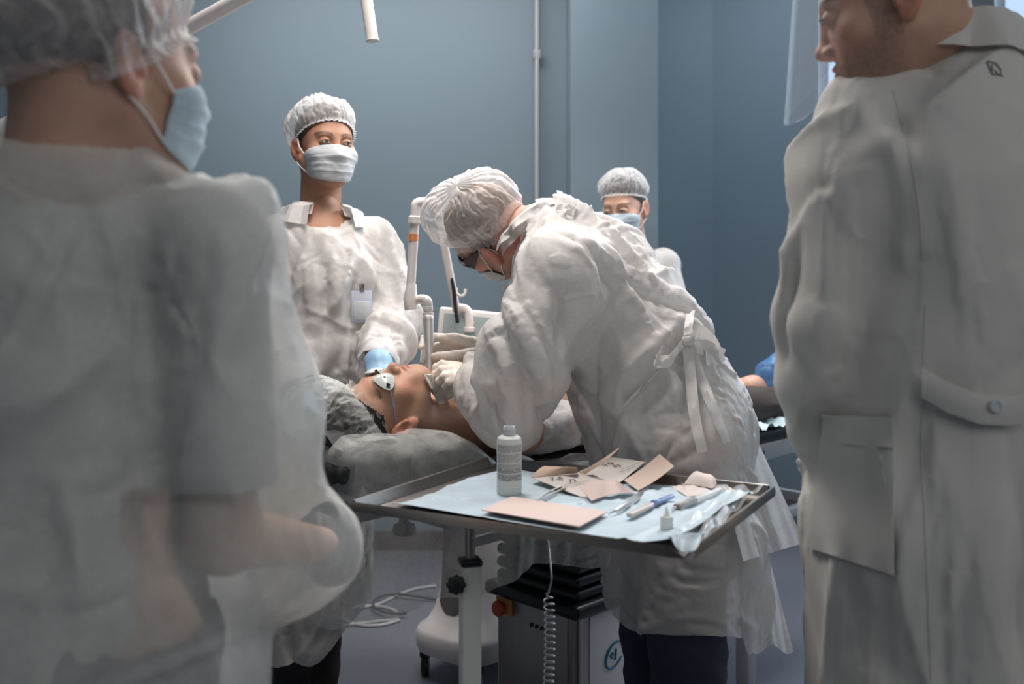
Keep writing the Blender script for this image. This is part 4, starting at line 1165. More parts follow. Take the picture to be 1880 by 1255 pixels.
# ======== the onlooker in the left foreground, seen from behind
def onlooker():
    Z = 1.10
    J = dict(neck=P(118, 262, Z), chest=P(110, 470, Z+.04), waist=P(120, 800, Z+.04), pelvis=P(140, 1150, Z+.04),
             shR=P(385, 455, Z-.02), shL=P(-165, 455, Z+.22), elR=P(412, 985, Z-.015), wrR=P(590, 1000, Z+.30), elL=P(-200, 960, Z+.30), wrL=P(60, 1000, Z+.42),
             hipR=P(230, 1210, Z), hipL=P(70, 1210, Z+.14), knR=gp(230, Z, .45), knL=gp(70, Z+.14, .45), anR=gp(230, Z, .09), anL=gp(70, Z+.14, .09), foot=(.55, .83, 0))
    root = thing('person', gp(150, Z+.05), 'blurred person in white gown and gathered cap seen from behind at the left edge', 'person')
    hd = Head(P(186, 118, Z), (.66, .75, -.03), (.02, .03, 1), neck_to=P(125, 300, Z-.015), nr=.060, scale=1.03)
    hand = hand_sdf(J['wrR'], [P(640, 1010, Z+.34+.02*i) for i in range(4)], [[P(664, 1020, Z+.35+.02*i), P(676, 1036, Z+.35+.02*i)] for i in range(4)], [P(620, 1000, Z+.30), P(640, 995, Z+.30), P(655, 1000, Z+.31)])
    bd, bs = person_body(root, hd, J, MATS['skin_fair'], BASE['fair'], bodyh=.012, fat=.90, paintkw=dict(flush=.15))
    hf = SDF(); hf.it = list(hd.skull.it); V, Q = isomesh(hf, .004, off=.006); L = hd.loc(V)
    V, Q = sub(V, Q, (L[:, 1] < .01) & (L[:, 2] > -.075+.5*np.maximum(0, L[:, 1]+.05)) & ~((np.abs(L[:, 0]) > .055) & (L[:, 2] < -.0) & (L[:, 1] > -.03)), 60)
    V = V+normals(V, Q)*(.0015*vnoise(V*np.array([1, 1, .2]), 200, 3))[:, None]; meshobj('hair', V, Q, MATS['hair_dark'], root)
    make_cap(hd, root, MATS['cap_film'], axis=(0, -.50, .86), centre=(0, -.014, .018), puff=.034, tmax=104, sag=(0, -1, -.5), sagamt=.6, pleat=.0046, npl=40, seed=21, frill=.007, overears=.030)
    make_mask(hd, root, MATS['mask_blue'], MATS['mask_loop'], ztop=-.010, seed=7, puff=.010)
    trousers(root, J, MATS['trousers_navy'], top=.9); shoes(root, J, MATS['white_plastic'], (.55, .83))
    # short-sleeved shirt under the gown
    u = SDF(); u.cap(J['neck']+[0, .01, -.07], J['chest'], .06, .136, .06); u.cap(J['chest'], J['waist'], .136, .132, .06); u.cap(J['waist'], J['pelvis'], .132, .150, .06)
    u.cap(J['shR'], J['shL'], .060, .060, .05)
    for s in 'LR': u.chain([J['sh'+s], J['el'+s]], [.060, .062], .035)
    V, Q = isomesh(u, .011)
    V, Q = sub(V, Q, (np.linalg.norm(V-J['neck'], axis=1) > .105) & cuff(V, P(410, 900, Z-.015), (0, 0, -1), .105) & cuff(V, J['elL']*.8+J['shL']*.2, J['elL']-J['shL'], .15))
    xa = V[:, 0]-P(0, 0, 1.1)[0]; low = (V[:, 2] < P(0, 900, Z-.015)[2]) & (np.linalg.norm(V[:, :2]-np.asarray(J['elR'])[:2], axis=1) < .085)
    V, Q = sub(V, Q, ~low)
    cloth_obj('shirt', V, Q, MATS['coat_under'], root, 1)
    g = SDF(); g.cap(P(115, 325, Z+.01), P(110, 480, Z+.02), .095, .150, .06); g.cap(P(110, 480, Z+.02), P(120, 800, Z+.03), .150, .165, .08); g.cap(P(120, 800, Z+.03), P(130, 1180, Z+.03), .165, .205, .08)
    g.cap(P(130, 1180, Z+.03), P(130, 1600, Z+.03), .205, .23, .08)
    g.cap(P(372, 440, Z-.02), P(-150, 430, Z+.2), .070, .070, .05)
    g.chain([P(378, 455, Z-.02), P(425, 760, Z), P(440, 975, Z+.02), P(520, 1000, Z+.12), P(600, 1000, Z+.28)], [.074, .094, .096, .082, .052], .030)
    g.chain([J['shL'], J['elL'], J['wrL']], [.078, .090, .060], .030)
    def keep(V):
        k = np.linalg.norm((V-P(118, 240, Z))*np.array([1, 1, 1.0]), axis=1) > .100
        k &= cuff(V, P(600, 1000, Z+.28), (.4, .9, 0), .1); k &= cuff(V, J['wrL'], J['wrL']-J['elL'], .1)
        return k & (V[:, 2] > .42)
    cr = [(P(a, b, Z-.1), P(c, d, Z-.08), wd, e) for a, b, c, d, wd, e in (
        (180, 560, 400, 360, .022, .014), (10, 330, 90, 420, .02, -.012), (190, 360, 165, 540, .012, -.010), (330, 440, 300, 700, .030, .035), (310, 520, 340, 640, .025, .02), (380, 400, 500, 900, .022, -.012),
        (290, 640, 285, 1200, .022, .022), (100, 540, 200, 780, .014, -.010), (0, 1000, 270, 830, .016, .014), (480, 940, 560, 1040, .016, .014), (530, 870, 600, 900, .016, -.014), (350, 1100, 480, 1120, .018, -.014), (250, 1000, 420, 1250, .02, -.012), (420, 560, 470, 820, .018, .012))]
    u3 = SDF(); u3.it = list(u.it); u3.chain([J['elR'], J['wrR']], [.046, .034], .03)
    gown(root, g, .0105, mat('gown_front', (.74, .75, .72), rough=.45, bump=.2, bscale=95, trans=.28, alpha=.60, fibre=.04, spec=.4), keep, u3, lambda V: np.linalg.norm(V-P(118, 240, Z), axis=1) < .118,
         it=90, grow=1.012, g=.8e-4, goal=.04, bend=.25, seed=6, seedamp=.008, seedscale=8, creases=cr,
         fold=dict(n=100, lo=.15, hi=.55, axis=(.1, 0, 1), amp=.022, wd=.022, spread=.5, foci=(P(335, 620, Z-.06), P(560, 960, Z+.1)), ffrac=.55))

# ======== the tall man on the right, seen from behind
def visitor():
    Z = 1.55
    J = dict(neck=P(1745, 85, Z), chest=P(1730, 330, Z+.04), waist=P(1740, 640, Z+.03), pelvis=P(1720, 860, Z+.03),
             shL=P(1595, 215, Z-.03), shR=P(1925, 195, Z+.10), elL=P(1492, 600, Z), wrL=P(1518, 800, Z+.06), elR=P(2010, 580, Z+.1), wrR=P(1960, 800, Z+.18),
             hipL=P(1640, 900, Z-.02), hipR=P(1800, 900, Z+.06), knL=gp(1610, Z, .48), knR=gp(1780, Z+.08, .48), anL=gp(1600, Z, .09), anR=gp(1790, Z+.08, .09), foot=(-.4, .9, 0))
    root = thing('person', gp(1720, Z), 'tall person in long buttoned-belt white cotton coat and clear face shield at the right edge', 'person')
    hd = Head(P(1638, 4, 1.5), (-.90, .30, -.30), (-.26, .08, .95), neck_to=P(1740, 115, Z), nr=.060, scale=1.08)
    bd, bs = person_body(root, hd, J, MATS['skin_fair'], BASE['fair'], bodyh=.012, paintkw=dict(flush=.16, stubble=.55, brow=(.09, .06, .045)))
    eyes(hd, root)
    hf = SDF(); hf.it = list(hd.skull.it); V, Q = isomesh(hf, .0035, off=.006); L = hd.loc(V)
    V, Q = sub(V, Q, ((L[:, 1] < -.002+.9*np.maximum(0, L[:, 2]-.03)) | (L[:, 2] > .085)) & (L[:, 2] > -.062+.25*np.maximum(0, L[:, 1]+.06)) & ~((np.abs(L[:, 0]) > .055) & (L[:, 2] < .005) & (L[:, 1] > -.035)), 60)
    V = V+normals(V, Q)*(.0015*vnoise(V*np.array([1, 1, .4]), 220, 3))[:, None]; meshobj('hair', V, Q, MATS['hair_brown'], root)
    # clear face shield on a head band
    G = []
    for a in np.linspace(-1.25, 1.25, 41):
        x = .104*math.sin(a)/math.sin(1.25); y = .092-.075*(1-math.cos(a))/(1-math.cos(1.25)); tp_ = hd.W((x, y, .135))
        dn = np.array([-.02, .0, -.285+.05*(abs(a)/1.25)**3]); G.append([tp_+dn*t for t in np.linspace(0, 1, 12)])
    sh = MB().grid(G, .0012).build('face_shield', MATS['shield_plastic'], root)
    G = np.array(G)
    MB().tube([G[i, -1] for i in range(41)], .0011, 5).build('rim', MATS['shield_plastic'], sh)
    MB().tube([hd.W((.100*math.sin(a), .01+.118*math.cos(a), .13-.02*math.sin(a/2))) for a in np.linspace(-2.9, 2.9, 40)], .006, 8).build('head_band', MATS['white_plastic'], sh)
    trousers(root, J, MATS['trousers_black'], top=1.0); shoes(root, J, MATS['black_rubber'], (-.4, .9))
    g = SDF(); g.cap(P(1738, 165, Z), P(1725, 340, Z), .10, .165, .07); g.cap(P(1725, 340, Z), P(1735, 660, Z), .170, .160, .08); g.cap(P(1735, 660, Z), P(1735, 950, Z+.01), .160, .200, .08)
    g.cap(P(1735, 950, Z+.01), P(1742, 1600, Z+.01), .204, .225, .08)
    g.cap(P(1760, 340, Z), P(1800, 1300, Z+.05), .17, .23, .08)
    g.cap(P(1592, 205, Z-.03), P(1925, 190, Z+.1), .066, .078, .07)
    sl = SDF(); sl.chain([P(1592, 222, Z-.03), P(1574, 345, Z-.05), P(1502, 590, Z-.03), P(1495, 690, Z-.02), P(1512, 800, Z+.03)], [.074, .084, .072, .064, .044], .02)
    g.chain([P(1592, 222, Z-.03), P(1574, 345, Z-.05), P(1502, 590, Z-.03), P(1495, 690, Z-.02), P(1512, 800, Z+.03)], [.074, .084, .072, .064, .044], .022)
    g.chain([J['shR'], J['elR'], J['wrR']], [.085, .075, .05], .022)
    def keep(V):
        k = np.linalg.norm((V-P(1735, 70, Z)), axis=1) > .098
        return k & (V[:, 2] > .40)
    cr = [(P(a, b, Z-.14), P(c, d, Z-.14), wd, e) for a, b, c, d, wd, e in (
        (1610, 160, 1700, 480, .014, -.012), (1640, 200, 1690, 330, .014, .010), (1690, 330, 1660, 480, .010, -.012), (1600, 160, 1600, 300, .018, -.012), (1775, 360, 1740, 520, .012, -.012), (1830, 340, 1810, 560, .014, -.010),
        (1520, 230, 1485, 420, .008, -.008), (1420, 590, 1480, 520, .012, -.014), (1550, 530, 1590, 660, .012, -.014), (1430, 640, 1500, 700, .012, .014), (1560, 660, 1500, 760, .012, .012), (1700, 240, 1760, 420, .016, .010), (1760, 720, 1740, 1100, .02, -.014), (1690, 640, 1620, 900, .016, -.012), (1840, 760, 1850, 1250, .022, -.014))]
    cr = [(a, b, w_*1.2, e*1.9) for a, b, w_, e in cr]
    V, Q = isomesh(g, .0105, relax=1); V, Q = sub(V, Q, keep(V)); V = smooth_edge(V, Q)
    N = normals(V, Q)
    V0 = V.copy()
    V = drape(V, Q, None, None, it=60, grow=1.008, g=.4e-4, goal=.06, bend=.4, seed=9, seedamp=.005, seedscale=6, creases=cr,
              fold=dict(n=80, lo=.2, hi=.7, axis=(.05, 0, 1), amp=.028, wd=.024, spread=.3, foci=(P(1680, 420, Z-.1), P(1500, 640, Z-.05)), ffrac=.5))
    V, Q = refine(V, Q); N = normals(V, Q); V = V+N*auto_folds(V, N, n=130, spread=1.0, lo=.05, hi=.2, amp=.005, wd=.010, seed=77)[:, None]; V = laplace(V, Q, .5, 1)
    ct = cloth_obj('white_coat', V, Q, MATS['coat_cotton'], root, 0)
    from mathutils.bvhtree import BVHTree
    bvh = BVHTree.FromPolygons([Vector(v) for v in V], [list(map(int, q)) for q in Q])
    eye = Vector((0, 0, CAMH))
    def on(px, py, lift=.004):
        d = (Vector(P(px, py, 1.0))-eye).normalized(); h = bvh.ray_cast(eye, d)
        return np.array(h[0]-d*lift) if h[0] is not None else P(px, py, Z-.18)
    def patch(name, c, m, nu=16, nv=16, lift=.005, par=ct, th=.0015):
        """cloth piece lying on the coat between four corners"""
        G = []
        for u in np.linspace(0, 1, nu):
            row = []
            for v in np.linspace(0, 1, nv):
                x = (c[0][0]*(1-u)+c[1][0]*u)*(1-v)+(c[3][0]*(1-u)+c[2][0]*u)*v; y = (c[0][1]*(1-u)+c[1][1]*u)*(1-v)+(c[3][1]*(1-u)+c[2][1]*u)*v
                row.append(on(x, y, lift))
            G.append(row)
        G = np.array(G)
        for _ in range(3):
            H = G.copy(); H[1:-1, 1:-1] = (G[:-2, 1:-1]+G[2:, 1:-1]+G[1:-1, :-2]+G[1:-1, 2:])/4; G = H
        return MB().grid(G, th).build(name, m, par)
    patch('pocket', ((1512, 768), (1640, 770), (1642, 1055), (1486, 1005)), MATS['coat_cotton'], lift=.008)
    patch('pocket_hem', ((1510, 762), (1641, 766), (1641, 822), (1508, 812)), MATS['coat_cotton'], lift=.012, nv=6)
    # half belt at the back with one button
    pts = [(1692, 700), (1740, 728), (1800, 750), (1860, 752), (1905, 740)]
    G = [[on(x, y-26, .016), on(x, y-8, .020), on(x, y+10, .020), on(x, y+28, .016)] for x, y in [(pts[i][0]*(1-t)+pts[i+1][0]*t, pts[i][1]*(1-t)+pts[i+1][1]*t) for i in range(4) for t in (0, .33, .66)]]
    bl = MB().grid(G, .002).build('half_belt', MATS['coat_cotton'], ct)
    b = on(1829, 745, .024); MB().lathe(b, (0, -1, 0), [(.001, 0), (.0085, 0), (.0095, .002), (.006, .003), (.0055, .0015), (.001, .0015)], 20).build('button', MATS['mask_white'], bl)
    for a in (((1640, 165), (1680, 330), (1695, 480)), ((1700, 560), (1692, 800), (1700, 1000), (1710, 1250))):
        pp = smooth_path([(*q, 0) for q in a], 10); MB().tube([on(q[0], q[1], .0006) for q in pp], .0009, 5).build('seam', MATS['coat_cotton'], ct)
    pp = smooth_path([(1508, 905, 0), (1520, 1080, 0), (1513, 1250, 0)], 10)
    MB().tube([on(q[0], q[1], .0006) for q in pp], .0008, 5).build('seam', MATS['coat_cotton'], ct)
    # small dark emblem below the collar
    em = MB()
    for q in (((1812, 112), (1822, 136)), ((1822, 136), (1842, 139)), ((1814, 112), (1828, 116)), ((1828, 116), (1838, 128)), ((1838, 128), (1838, 138)), ((1822, 118), (1822, 130)), ((1826, 128), (1834, 138))):
        em.tube([on(*q[0], .002), on(*q[1], .002)], .0011, 5)
    em.build('emblem', MATS['ink_grey'], ct)
    collar(root, P(1742, 98, Z+.0), nn([.08, -.05, 1.0]), (-.75, .6, 0), .098, .082, .056, MATS['coat_cotton'], fold=.62, gap=1.2, lapel=.01, fl=.052)

# ======== the assistant in the background
def observer():
    Z = 3.85
    J = dict(neck=P(1165, 455, Z+.02), chest=P(1175, 560, Z), waist=P(1180, 680, Z), pelvis=P(1180, 790, Z),
             shL=P(1218, 485, Z+.05), shR=P(1105, 490, Z-.05), elL=P(1245, 610, Z), wrL=P(1190, 690, Z-.15), elR=P(1085, 610, Z-.1), wrR=P(1130, 690, Z-.2),
             hipL=P(1205, 800, Z), hipR=P(1155, 800, Z), knL=gp(1205, Z, .46), knR=gp(1160, Z, .46), anL=gp(1205, Z, .09), anR=gp(1155, Z, .09), foot=(-.3, -.9, 0))
    root = thing('person', gp(1180, Z), 'person in cap and pale blue mask looking down behind the bending doctor', 'person')
    hd = Head(P(1146, 381, Z), (-.46, -.84, -.22), (-.14, -.14, 1), neck_to=P(1165, 462, Z+.03), nr=.050, jaw=.92)
    person_body(root, hd, J, MATS['skin_fair'], BASE['fair'], bodyh=.014, headh=.003, paintkw=dict(brow=(.07, .04, .03), flush=.1))
    eyes(hd, root)
    make_cap(hd, root, MATS['cap_film'], axis=(0, -.30, .95), centre=(0, -.012, .036), puff=.024, tmax=90, sag=(1, -1, -.2), sagamt=.5, pleat=.0028, npl=40, seed=31)
    make_mask(hd, root, MATS['mask_blue'], MATS['mask_loop'], ztop=-.008, seed=15, puff=.007)
    hf = SDF(); hf.it = list(hd.skull.it); V, Q = isomesh(hf, .0045, off=.003); L = hd.loc(V)
    V, Q = sub(V, Q, (L[:, 2] > .050-.7*(-L[:, 1]+.06)) & (L[:, 2] > -.04), 60); meshobj('hair', V, Q, MATS['hair_dark'], root)
    trousers(root, J, MATS['trousers_black'], r=.9, top=.8); shoes(root, J, MATS['white_plastic'], (-.3, -.9))
    g = SDF(); g.cap(J['neck']+[0, 0, -.05], J['chest'], .07, .13, .05); g.cap(J['chest'], J['waist'], .13, .145, .06); g.cap(J['waist'], [J['waist'][0], J['waist'][1], .4], .145, .19, .06)
    g.cap(J['shL'], J['shR'], .058, .058, .05)
    for s in 'LR': g.chain([J['sh'+s], J['el'+s], J['wr'+s]], [.062, .066, .045], .02)
    V, Q = isomesh(g, .0125); V, Q = sub(V, Q, (np.linalg.norm(V-P(1163, 448, Z), axis=1) > .078) & (V[:, 2] > .45) & cuff(V, J['wrL'], J['wrL']-J['elL'], .08) & cuff(V, J['wrR'], J['wrR']-J['elR'], .08))
    N = normals(V, Q); V = V+N*(auto_folds(V, N, n=90, amp=.02, seed=12))[:, None]
    cloth_obj('gown', V, Q, MATS['gown_dense'], root, 1)

mat('skin_plain', (.55, .33, .25), rough=.5, sss=.1)
operator()
assistant()
PHD = patient()
onlooker()
visitor()
observer()
# ---------------------------------------------------------------- furniture and equipment
def onp(px, py, h):
    """point of the horizontal plane at height h seen at pixel (px, py)"""
    z = (CAMH-h)*F/(py-HZ); return P(px, py, z)

# ======== treatment couch: O is the near corner of the head end, U runs to the feet, Vc across
def couch():
    t = thing('treatment_couch', cp(.95, .28, 0), 'treatment couch with black padding and black bellows under the patient', 'treatment couch')
    MB().box(cp(1.18, .28, .772), (1.50, .54, .046), CR, .016, 3).build('mattress', MATS['vinyl_charcoal'], t)
    MB().box(cp(1.12, .28, .722), (1.62, .52, .055), CR, .004).build('frame', MATS['frame_grey'], t)
    for v in (.04, .52):
        MB().box(cp(1.48, v, .36), (.045, .045, .68), CR, .003).build('leg', MATS['frame_grey'], t)
        MB().box(cp(1.30, v, .50), (1.05, .03, .03), CR, .003).build('cross_bar', MATS['frame_grey'], t)
    MB().box(cp(1.48, .28, .52), (.03, .46, .03), CR, .003).build('cross_bar', MATS['frame_grey'], t)
    MB().box(cp(1.90, .28, .52), (.03, .46, .03), CR, .003).build('cross_bar', MATS['frame_grey'], t)
    q_ = cp(1.545, .02, .722); MB().lathe(q_, (-CV[0], -CV[1], 0), [(.008, 0), (.008, .003), (.001, .003)], 12).build('bolt', MATS['steel'], t)
    # raised head rest: black pad, pale rail with a bolt, plate with two pictograms, rod
    MB().box(cp(.20, .28, .80), (.40, .50, .05), CR, .012, 3).build('headrest', MATS['vinyl_charcoal'], t)
    zr = lambda x: 1.965+(668-x)/123*.16
    L3 = lambda x, y, d=0.0: P(x, y, zr(x)+d)
    u3d = (CU[0], CU[1], 0)
    MB().poly([L3(583, 793, .03), L3(598, 798, .03), L3(646, 868, .03), L3(575, 862, .03)], .045, u3d).build('headrest_wedge', MATS['vinyl_charcoal'], t, smooth=False)
    rail = MB().poly([L3(545, 852), L3(668, 880), L3(664, 912), L3(545, 886)], .030, u3d).build('rail', MATS['cream_paint'], t, smooth=False)
    hn = (-CU[0], -CU[1], 0)
    MB().lathe(L3(658, 891), hn, [(.0075, -.002), (.0075, .002), (.0055, .003), (.0050, .001), (.0001, .001)], 20).build('bolt', MATS['steel'], rail)
    MB().lathe(L3(658, 891, -.002), hn, [(.0035, .0005), (.0035, .001), (.0001, .001)], 6).build('bolt_socket', MATS['black_plastic'], rail)
    pl = MB().poly([L3(560, 884, .01), L3(647, 906, .01), L3(647, 940, .01), L3(560, 920, .01)], .02, u3d).build('warning_plate', MATS['cream_paint'], t, smooth=False)
    vv = np.array([-CV[0], -CV[1], 0])
    def pc(c, x, z): return c+vv*x+np.array([0, 0, z])
    def ring(c, r, m, rr=.0011, name='pictogram'):
        return MB().tube([pc(c, r*1.25*math.cos(a), r*1.12*math.sin(a)) for a in np.linspace(0, 2*math.pi, 25)[:-1]], rr, 6, closed=True).build(name, m, pl)
    c = L3(620, 911, .008); ring(c, .0115, mat('sign_brown', (.28, .10, .06)))
    mb = MB(); mb.tube([pc(c, -.009, .008), pc(c, .009, -.008)], .0010, 6); mb.build('slash', MATS['sign_brown'], pl)
    mb = MB()
    for q in (((-.005, -.006), (0, .004)), ((0, .004), (.005, -.004)), ((-.006, .003), (.006, .001)), ((0, .004), (.001, .008)), ((-.003, -.002), (.004, -.007))):
        mb.tube([pc(c, *q[0]), pc(c, *q[1])], .0011, 6)
    mb.build('figure', MATS['ink'], pl)
    c = L3(595, 904, .008); mb = MB()
    for q in (((-.010, .004), (.0, .009)), ((.0, .009), (.010, .003)), ((-.010, .004), (-.006, -.006)), ((.010, .003), (.010, -.009)), ((-.006, -.006), (.010, -.010)), ((-.004, .003), (.004, .001)), ((.004, .001), (.003, -.006)), ((-.004, .003), (-.003, -.004)), ((-.007, .000), (.006, -.003))):
        mb.tube([pc(c, *q[0]), pc(c, *q[1])], .0009, 6)
    mb.build('figure', MATS['ink'], pl)
    MB().tube([L3(560, 918, -.01), L3(640, 942, -.01)], .0028, 8).build('rod', MATS['black_plastic'], t)
    MB().lathe(L3(640, 942, -.01), vv, [(.001, 0), (.006, .001), (.006, .009), (.001, .011)], 12).build('rod_tip', MATS['black_rubber'], t)
    # arm under the pad with a black knob, seen through the film
    MB().tube([cp(.12, .06, .78), P(742, 930, 2.10), P(742, 960, 2.08)], .012, 12).build('knob_stem', MATS['black_rubber'], t)
    MB().lathe(P(742, 960, 2.08), (0, 0, -1), [(.01, 0), (.022, .003), (.025, .012), (.023, .022), (.012, .027)], 20).build('knob', MATS['black_rubber'], t)
    # bellows and steel base
    k = cp(.66, .02, 0)[:2]; bc = k+CU*.30+CV*.14
    MB().box((bc[0], bc[1], .23), (.60, .28, .40), CR, .012, 3).build('base_cabinet', MATS['steel_brushed'], t)
    for (a, b) in ((0, 0),):
        MB().tube([(*(k+CU*.018+CV*.018), .035), (*(k+CU*.018+CV*.018), .425)], .021, 20).build('corner_post', MATS['steel'], t)
    MB().box((*(k+CU*.325-CV*.001), .24), (.55, .006, .36), CR, .002).build('side_panel', MATS['white_plastic'], t)
    MB().box((*bc, .445), (.65, .33, .035), CR, .012, 3).build('base_lid', MATS['black_rubber'], t)
    bl = MB(); n = 7; z0 = .46; dz = .24/n
    for i in range(n):
        s = 1.0; bl.box((*bc, z0+dz*(i+.5)), (.60*s, .29*s, dz*.86), CR, dz*.40, 4)
        bl.box((*bc, z0+dz*(i+1)), (.55*s, .25*s, dz*.4), CR)
    bl.build('bellows', MATS['black_rubber'], t)
    e = k+CV*.245; f_ = -CU
    yp = MB().box((e[0]+f_[0]*.004, e[1]+f_[1]*.004, .405), (.008, .055, .05), CR, .002).build('button_plate', MATS['yellow_plate'], t)
    c0 = np.array([e[0], e[1], .400])+np.array([f_[0], f_[1], 0])*.008
    MB().lathe(c0, (f_[0], f_[1], 0), [(.012, 0), (.012, .012), (.020, .014), (.021, .022), (.017, .027), (.001, .029)], 24).build('stop_button', MATS['red_button'], yp)
    for i in range(4):
        q = k+CV*(.15-.018*i); MB().box((q[0]+f_[0]*.003, q[1]+f_[1]*.003, .375), (.004, .006, .010), CR, .001).build('key', MATS['ink'], t)
    # teal oval emblem with a cross on the pale side panel
    q = k+CU*.145-CV*.006; c = np.array([q[0], q[1], .30]); u3 = np.array([CU[0], CU[1], 0])
    em = MB(); em.tube([c+u3*.036*math.cos(a)*1.0+np.array([0, 0, .030*math.sin(a)+.010*math.cos(a)]) for a in np.linspace(.6, 5.6, 30)], [.0016+.0022*math.sin((a)/29*3.1416) for a in range(30)], 6)
    for a, b in (((-.018, .0), (-.004, .002)), ((-.011, -.007), (-.011, .009)), ((.004, -.012), (.006, .014)), ((.004, -.012), (-.001, -.012))):
        em.tube([c+u3*a[0]+[0, 0, a[1]], c+u3*b[0]+[0, 0, b[1]]], .0026, 6)
    em.build('emblem', MATS['teal_print'], t)
    # pillow under the film, hollowed where the head lies
    pw = SDF(); pw.box(cp(.130, .245, .872), (.155, .255, .046), CR, rr=.045, k=.0)
    
    for it in PHD.skull.it[:3]:
        c_, r_, R_ = it[1][:3] if it[0] == 'e' else (None, None, None)
        if c_ is not None: pw.carve(c_, tuple(np.array(r_)+.018), R_, .02)
    V, Q = isomesh(pw, .008); V, Q, _ = islands_big(V, Q); N = normals(V, Q); V = V+N*(.004*vnoise(V, 25, 2)+.002*vnoise(V, 60, 3))[:, None]
    p = meshobj('pillow', V, Q, MATS['fleece_grey'])
    tag(p, 'mottled dark grey pillow under the film beneath the patient head', 'pillow')
    # clear film over pillow and pad, hanging down on the near side
    G = []; S_ = np.linspace(-.10, 1.22, 110)
    def per(t, o):            # o: metres outside the edge (negative = inside)
        if t < 0: return cp(-.015-o, -t, 0)[:2]
        k_ = min(1, t/.03); return cp(t-(o+.015)*(1-k_), -.02-o if t > .03 else -(.02+o)*k_, 0)[:2]
    for s in S_:
        row = []; w = 1/(1+math.exp((s-.33)/.030)); ht = .812+(.936-.812)*w
        vin = .10 if s < .34 else .10
        for v in np.linspace(vin, .0, 12):
            row.append(np.array([*per(s, -v), ht-.020*w*(1-min(1, v/.03))+.004*math.sin(s*60+v*30)+.004]))
        hb = .598+.022*math.sin(s*5.4+.4)+.012*math.sin(s*17)
        for q in np.linspace(.03, 1, 38):
            h = (ht-.018*w)+(hb-ht)*q; wv = (.012*math.sin(s*19+q*1.3)+.007*math.sin(s*43+2+q*2.5)+.0035*math.sin(s*97+q*5))*min(1, q*1.6)
            row.append(np.array([*per(s, .006+.022*q+wv), h]))
        G.append(row)
    sh = MB().grid(G).build('plastic_sheet', MATS['sheet_film'])
    tag(sh, 'translucent plastic sheet hanging over the near side of the couch', 'sheet')
    # coiled cord of the hand control
    co = []; n = 15
    for i in range(n*14):
        a = i/14*2*math.pi; y = 1085+(1262-1085)*i/(n*14); r = .0115*min(1, i/20)
        co.append(P(1007+2*math.sin(i/60), y, 2.26)+np.array([r*math.cos(a), r*math.sin(a), 0]))
    co = smooth_path([cp(.56, .03, .70), P(1012, 1050, 2.25), P(1010, 1078, 2.26)], 6)+co
    o = MB().tube(co, .0026, 6).build('coiled_cord', MATS['cable_grey'])
    tag(o, 'pale grey coiled cord hanging beside the black bellows', 'cord')
    co = smooth_path([P(1030, 1030, 2.24), P(1024, 1120, 2.24), P(1019, 1170, 2.24), P(1022, 1215, 2.24), P(1030, 1262, 2.22)], 8)
    return t
couch()

